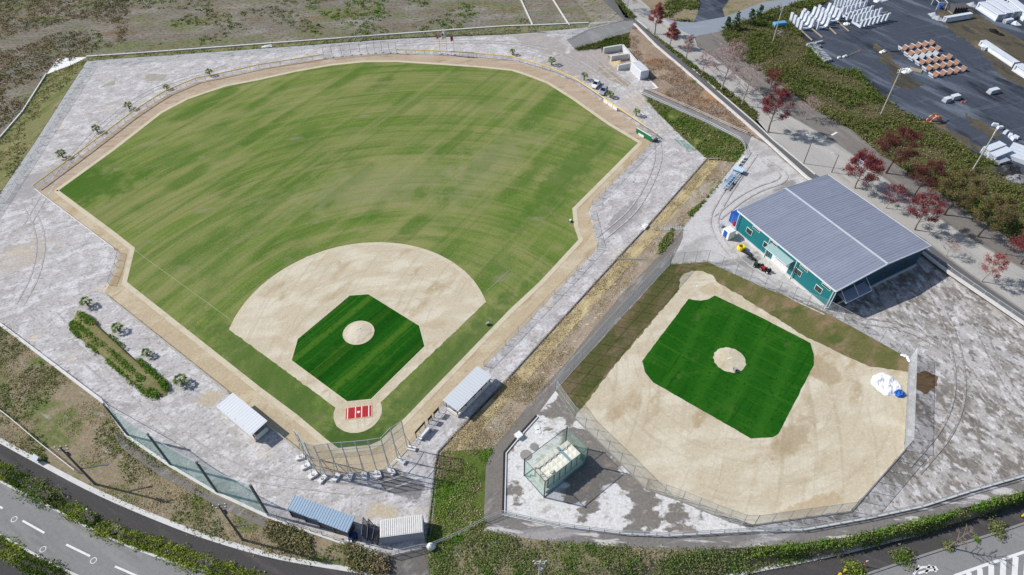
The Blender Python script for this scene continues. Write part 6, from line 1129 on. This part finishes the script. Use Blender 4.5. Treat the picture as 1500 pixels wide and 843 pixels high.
def trough():
    mb = MB(); n = 14; ro, ri, L = 1.16, 1.02, 1.75; V = []
    for x in (-L / 2, L / 2):
        for r, sq in ((ro, 1), (ri, 1)):
            for i in range(n + 1): w = math.pi + math.pi * i / n; V.append((x, r * math.cos(w), 1.2 + r * math.sin(w)))
    m = n + 1; Fc = []
    for i in range(n):
        Fc += [(i, i + 1, 2 * m + i + 1, 2 * m + i), (i, m + i, m + i + 1, i + 1), (2 * m + i, 2 * m + i + 1, 3 * m + i + 1, 3 * m + i)]
    Fc += [(0, 2 * m, 3 * m, m), (n, m + n, 3 * m + n, 2 * m + n)]
    mb.add(V, Fc); mb.box((0, 0, .08), (L, 1.3, .16)); li = MB(); W_ = []
    for x in (-L / 2 + .02, L / 2 - .02):
        for i in range(n + 1): w = math.pi + math.pi * i / n; W_.append((x, (ri - .005) * math.cos(w), 1.2 + (ri - .005) * math.sin(w)))
    li.add(W_, [(i, i + 1, m + i + 1, m + i) for i in range(n)]); return mb, li
tm, tl = trough(); tm_ = tm.mesh('shell', M_pre); tl_ = tl.mesh('lining', M_orange); tg_ = tl.mesh('lining', M_pregrey)
stp = P(1320.8 + 9.75, 72.5 - 1.85, ZM) - P(1320.8, 72.5, ZM); trz = math.atan2(stp.y, stp.x) - math.pi / 2
for r_, (c, n_, nm) in enumerate((((1321, 73.5), 5, 'farthest row'), ((1329.3, 81.8), 5, 'second row from back'), ((1336, 87.5), 4, 'short grey lined row'), ((1345.8, 94.4), 5, 'third row from front'), ((1356, 103), 5, 'second row from front'), ((1365.8, 112.4), 5, 'front row'))):
    for i in range(n_):
        lin = 'grey' if r_ == 2 else 'orange'; t = thing('concrete_trough', 'half round trough with %s lining, %s from left in the %s' % (lin, ORD[i], nm), 'trough', P(*c, ZM) + stp * i, trz, 'half round concrete troughs in the yard'); link('shell', tm_, t); link('lining', tg_ if r_ == 2 else tl_, t)
lb_ = MB().box((0, 0, .35), (2.9, .72, .7), 0, .9).mesh('kerb_block', M_pregrey)
for i in range(12):
    f = i / 11; o = link('kerb_block', lb_, None, P(1187 + 25 * f, 66.5 + 24 * f, ZM), (.36, .42, .30, .39)[i % 4]); tag(o, 'grey long kerb block, %s from the far end of the line by the brambles' % ORD[i], 'concrete block', 'grey kerb blocks by the brambles')
for i, (x, y) in enumerate(((1199, 64), (1196, 70))): o = link('kerb_block', lb_, None, P(x, y, ZM), .42 - .1 * i); tag(o, ('grey kerb block lying alone at the far right of the grey block line', 'grey kerb block lying alone just in front of the other loose one')[i], 'concrete block', 'loose grey kerb blocks')
S_ = 9.37
for i, (a, b) in enumerate((((305, 415), (465, 560)), ((450, 390), (605, 520)), ((680, 365), (795, 475)), ((810, 300), (970, 435)), ((1190, 365), (1310, 355)), ((1400, 190), (1499, 172)))):
    p, q = P(1140 + a[0] / S_, a[1] / S_, ZM), P(1140 + b[0] / S_, b[1] / S_, ZM); d = q - p; solo('timber_batten', MB().box((d.length / 2, 0, .1), (d.length, .35, .18)), M_timber, 'long timber batten, %s from the left in front of the white blocks' % ORD[i], 'timber', p, math.atan2(d.y, d.x), 'timber battens in the yard')
def beam(label, a, b, w, h, z=ZM, ends=True, mat=M_pre):
    p, q = P(*a, z), P(*b, z); d = q - p; L = d.length; t = thing('concrete_beam', label, 'concrete beam', p, math.atan2(d.y, d.x), 'long white concrete beams in the yard'); mb = MB(); prof = [(-w / 2, 0), (w / 2, 0), (w / 2, h * .25), (w * .36, h * .34), (w * .36, h * .8), (w / 2, h * .88), (w / 2, h), (-w / 2, h), (-w / 2, h * .88), (-w * .36, h * .8), (-w * .36, h * .34), (-w / 2, h * .25)]
    part('web', mb.extrude(prof, L, 0, (L / 2, 0, 0)), mat, t)
    if ends:
        for x in (.25, L - .25): part('end_block', MB().box((x, 0, h / 2), (.5, w + .06, h + .04)), mat, t)
    return t
beam('longest white box beam, nearest the dark road of the four stacked at upper right', (1434, 12.5), (1463, 31.5), 2.6, 2.2); beam('white box beam second from the left of the four at upper right', (1445, 10), (1474.5, 29), 2.5, 2.2); beam('white box beam third from the left of the four at upper right', (1456, 8), (1486, 27), 2.5, 2.2); beam('white box beam furthest right of the four at upper right', (1476, 10), (1504, 32), 2.6, 2.6)
beam('white channel beam lying across the brown strip at the top right', (1382, 32.5), (1420, 26), 1.3, 1.6); beam('white long beam pointing to the right edge beyond the troughs', (1437, 66), (1486, 98.5), 1.9, 1.5); beam('white beam end cut by the right edge of the picture', (1487, 103), (1515, 121), 2.4, 2.0); beam('short white beam lying against the long one pointing to the right edge', (1439, 74), (1450, 69.5), 1.0, .9)
beam('white long block nearer the far trough stack at the right edge of the brambles', (1440, 227), (1464, 218), 1.9, 1.7); beam('white long block second from the pole in the brambles', (1449, 236), (1474, 226), 1.9, 1.7); beam('short grey long block in front of the two white ones by the brambles', (1458, 242), (1474, 237), 1.4, .9, mat=M_pregrey)
t = thing('slab_stack', 'wide stack of white slabs at the right edge below the small white blocks', 'slab stack', P(1484, 216, ZM), -.75)
for i in range(4): part('slab', MB().box((3.2, -.2 - i * 1.75, .5), (7.5, 1.6, 1.0)), M_pre, t)
for i, (x, y) in enumerate(((1457, 185), (1464, 189), (1472.5, 195.5), (1479, 200.5), (1483, 205), (1487, 203))): solo('concrete_block', MB().box((0, 0, .4), (1.5, .8, .8), 0, .85), M_pre, 'small white block, %s from left in the scattered line at the yard edge' % ORD[i], 'block', P(x, y, ZM), -.4 + i * .5, 'small white blocks in the yard', .05)
for x, y, w, lb in ((1454, 136, 3.6, 'pale grey wrapped bundle alone on the dark yard at right'), (1398, 145, 3.0, 'pale grey block bundle with rubble on the dark yard'), (1386, 149, 2.2, 'low pale rubble pile left of the pale grey bundle')):
    t = thing('block_bundle', lb, 'bundle', P(x, y, ZM), .35); part('bundle', MB().box((0, 0, .55), (w, 1.6, 1.1), 0, .8), M_pregrey, t, bevel=.15); part('top_sheet', MB().box((0, 0, 1.12), (w * .78, 1.25, .1)), M_pre, t)
for x, y, lb in ((1408, 151, 'red and white cone nearer the pale grey bundle'), (1413.5, 150, 'red and white cone right of the other by the pale grey bundle'), (1464, 137, 'red and white cone beside the wrapped bundle at right'), (1259, 76, 'red and white cone at the end of the rope in the yard')): solo('traffic_cone', MB().tube([(0, 0, 0), (0, 0, .05), (0, 0, .06), (0, 0, .75)], [.25, .25, .17, .03], 8), pmat('cone_red', (.60, .13, .10), .6), lb, 'cone', P(x, y, ZM), 0, 'cones in the yard')
for c, sx, sy, lb in (((1327, 104.5), 3.6, 2.6, 'crumpled white sheet beside the front of the orange lined troughs'), ((1293, 77), 2.2, 1.2, 'small white sheet on the dark yard left of the troughs'), ((1238, 83.5), 1.8, .8, 'small white sheet on the dark yard by the rope'), ((1240, 36), 2.0, 1.6, 'white sheet lying between the U shaped blocks'), ((1229, 85.5), 1.2, .7, 'tiny white scrap beside the grey kerb blocks'), ((1291, 1), 6, 2.5, 'white sheet at the top edge of the yard')): tarp('plastic_sheet', lb, P(*c, ZM) + Vector((0, 0, .05)), sx, sy, .6, M_white, .4, c[0], 12)
pl = thing('timber_stack', 'small stack of brown timbers between the white sheet and the troughs', 'timber stack', P(1341, 104, ZM), -.55)
for i in range(4): part('timber', MB().box((0, i * .5 - .75, .2), (3.2, .34, .3)), M_timber, pl)
solo('timber_batten', MB().box((0, 0, .12), (3.8, .3, .2)), M_barkdk, 'dark timber beside the far row of orange lined troughs', 'timber', P(1312, 75.5, ZM), .15)
t = thing('steel_grab', 'orange curved steel grab lying at the edge of the brambles', 'grab', P(1367, 178, ZM), .3)
M_or = pmat('orange_steel', (.62, .25, .13), .6, dirt=(.42, .16, .09))
for y in (-.6, .6): part('claw', MB().tube([(1.6 * math.cos(a * .35), y, .2 + 1.5 * abs(math.sin(a * .35))) for a in range(10)], .28, 6), M_or, t)
part('hinge', MB().tube([(0, -.9, 1.6), (0, .9, 1.6)], .3, 8), M_or, t); part('arm', MB().tube([(-1.5, -.5, .3), (-3.2, -.3, .4), (-3.6, .6, .3)], .2, 6), M_or, t)
t = thing('tool_cage', 'white framed open shelter with blue drum at the top of the yard', 'shelter', P(1371, 15, ZM), -.05)
for x in (0, 2.8):
    for y in (0, 4): part('post', MB().box((x, y, 1.2), (.16, .16, 2.4)), M_pre, t)
part('frame', MB().tube([(0, 0, 2.4), (2.8, 0, 2.4), (2.8, 4, 2.4), (0, 4, 2.4), (0, 0, 2.4)], .1, 4), M_pre, t); part('rear_panel', MB().box((1.4, 4, 1.2), (2.7, .06, 2.3)), M_pregrey, t)
solo('water_drum', MB().tube([(0, 0, 0), (0, 0, 1.3)], .75, 14), pmat('blue_drum_paint', (.04, .12, .42), .5), 'blue drum inside the white framed shelter', 'drum', P(1376, 13, ZM))
t = thing('panel_rack', 'dark rack of upright panels beside the white framed shelter', 'rack', P(1392, 18, ZM), .1)
for i in range(6): part('panel', MB().box((i * .9, 0, 1.2), (.12, 3.0, 2.3)), pmat('dark_panel', (.09, .09, .10), .7), t)
part('base', MB().box((2.3, 0, .08), (5.2, 3.0, .14)), M_timber, t)
for x, y, lb in ((1367.5, 23, 'grey boulder like block at the road corner of the brown strip'), (1374, 28, 'grey block bundle in front of the white channel beam'), (1424, 8, 'grey machine parts heap beside the longest beam')): heap('rubble_heap', lb, 'rubble', P(x, y, ZM), 1.7, 1.1, M_pregrey)
heap('earth_heap', 'black earth heap on the brown strip beyond the white channel beam', 'earth heap', P(1456, 46, ZM), 1.8, .7, gmat('black_earth', (.02, .02, .02), [], (3, .3))); heap('earth_heap', 'smaller black earth heap nearer the long beam', 'earth heap', P(1465, 51, ZM), 1.3, .5, gmat('black_earth_small', (.022, .02, .02), [], (3, .3)))
beam('short pale block in front of the box beam ends at upper right', (1470, 34.5), (1481, 32), 1.1, 1.1); heap('rubble_heap', 'pale rubble at the foot of the last box beam', 'rubble', P(1487, 35, ZM), 1.6, .9, M_pre)
heap('debris_heap', 'dark scrap heap at the right edge of the brambles', 'scrap', P(1476, 249, ZM), 2.6, 1.0, gmat('dark_scrap', (.04, .04, .042), [((.10, .10, .11), (1, 1), 0, .5, .6, .8, 4)], (3, .4)), 1.5); heap('debris_heap', 'pale scrap heap beside the dark one at the right edge', 'scrap', P(1489, 262, ZM), 2.2, .9, gmat('pale_scrap', (.30, .31, .33), [((.08, .08, .08), (.8, .8), 0, .5, .56, .9, 4)], (3, .4)), 1.3)
t = thing('kei_truck', 'small blue covered trailer in the scrub at the far corner of the yard', 'trailer', P(1141, 39.5, ZM), .25); part('cover', MB().box((0, 0, 1.1), (4.4, 1.8, .9), 0, .92), pmat('light_blue_cover', (.12, .36, .62), .5), t, bevel=.15); part('bed', MB().box((0, 0, .5), (4.4, 1.8, .25)), M_pregrey, t)
for x in (-1.2, 1.2):
    for y in (-.85, .85): part('wheel', MB().tube([(x, y - .1, .3), (x, y + .1, .3)], .3, 10), M_black, t)
t.name = 'covered_trailer'
heap('debris_heap', 'brown scrap heap just below the small blue covered trailer', 'scrap', P(1146, 49, ZM), 2.4, 1.2, gmat('brown_scrap', (.11, .09, .085), [((.34, .31, .30), (.7, .7), 0, .52, .6, .9, 4)], (3, .4)))
p, q = P(1243, 82.5, ZM), P(1258, 76, ZM); solo('rope_barrier', MB().tube([(0, 0, .5), ((q - p).x * .5, (q - p).y * .5, .35), ((q - p).x, (q - p).y, .5)], .05, 5), M_hose, 'yellow rope stretched to a cone on the dark yard', 'rope', p)
# ================================================================== LIGHT
SUN_EL, SUN_AZ = R(38.5), R(-14.5)          # direction the shadows fall
d = Vector((math.cos(SUN_AZ) * math.cos(SUN_EL), math.sin(SUN_AZ) * math.cos(SUN_EL), -math.sin(SUN_EL)))
sl = bpy.data.lights.new('sun', 'SUN'); sl.energy = 4.3; sl.angle = R(.5); sl.color = (1, .965, .92)
so = bpy.data.objects.new('sun', sl); COL.objects.link(so); so.rotation_euler = d.to_track_quat('-Z', 'Y').to_euler(); so.location = (0, 100, 150)
w = bpy.data.worlds.new('World'); S.world = w; w.use_nodes = True; nt = w.node_tree
sky = nt.nodes.new('ShaderNodeTexSky'); sky.sky_type = 'NISHITA'; sky.sun_disc = False; sky.sun_elevation = SUN_EL
sky.sun_rotation = math.atan2(-d.x, -d.y)   # sun stands opposite to d; rotation runs clockwise from +Y
nt.links.new(sky.outputs[0], nt.nodes['Background'].inputs[0]); nt.nodes['Background'].inputs[1].default_value = .1
S.view_settings.view_transform = 'Standard'; S.view_settings.look = 'None'; S.view_settings.gamma = 1; S.view_settings.exposure = 0.12
S.cycles.transparent_max_bounces = 24; S.cycles.max_bounces = 5; S.cycles.use_denoising = True
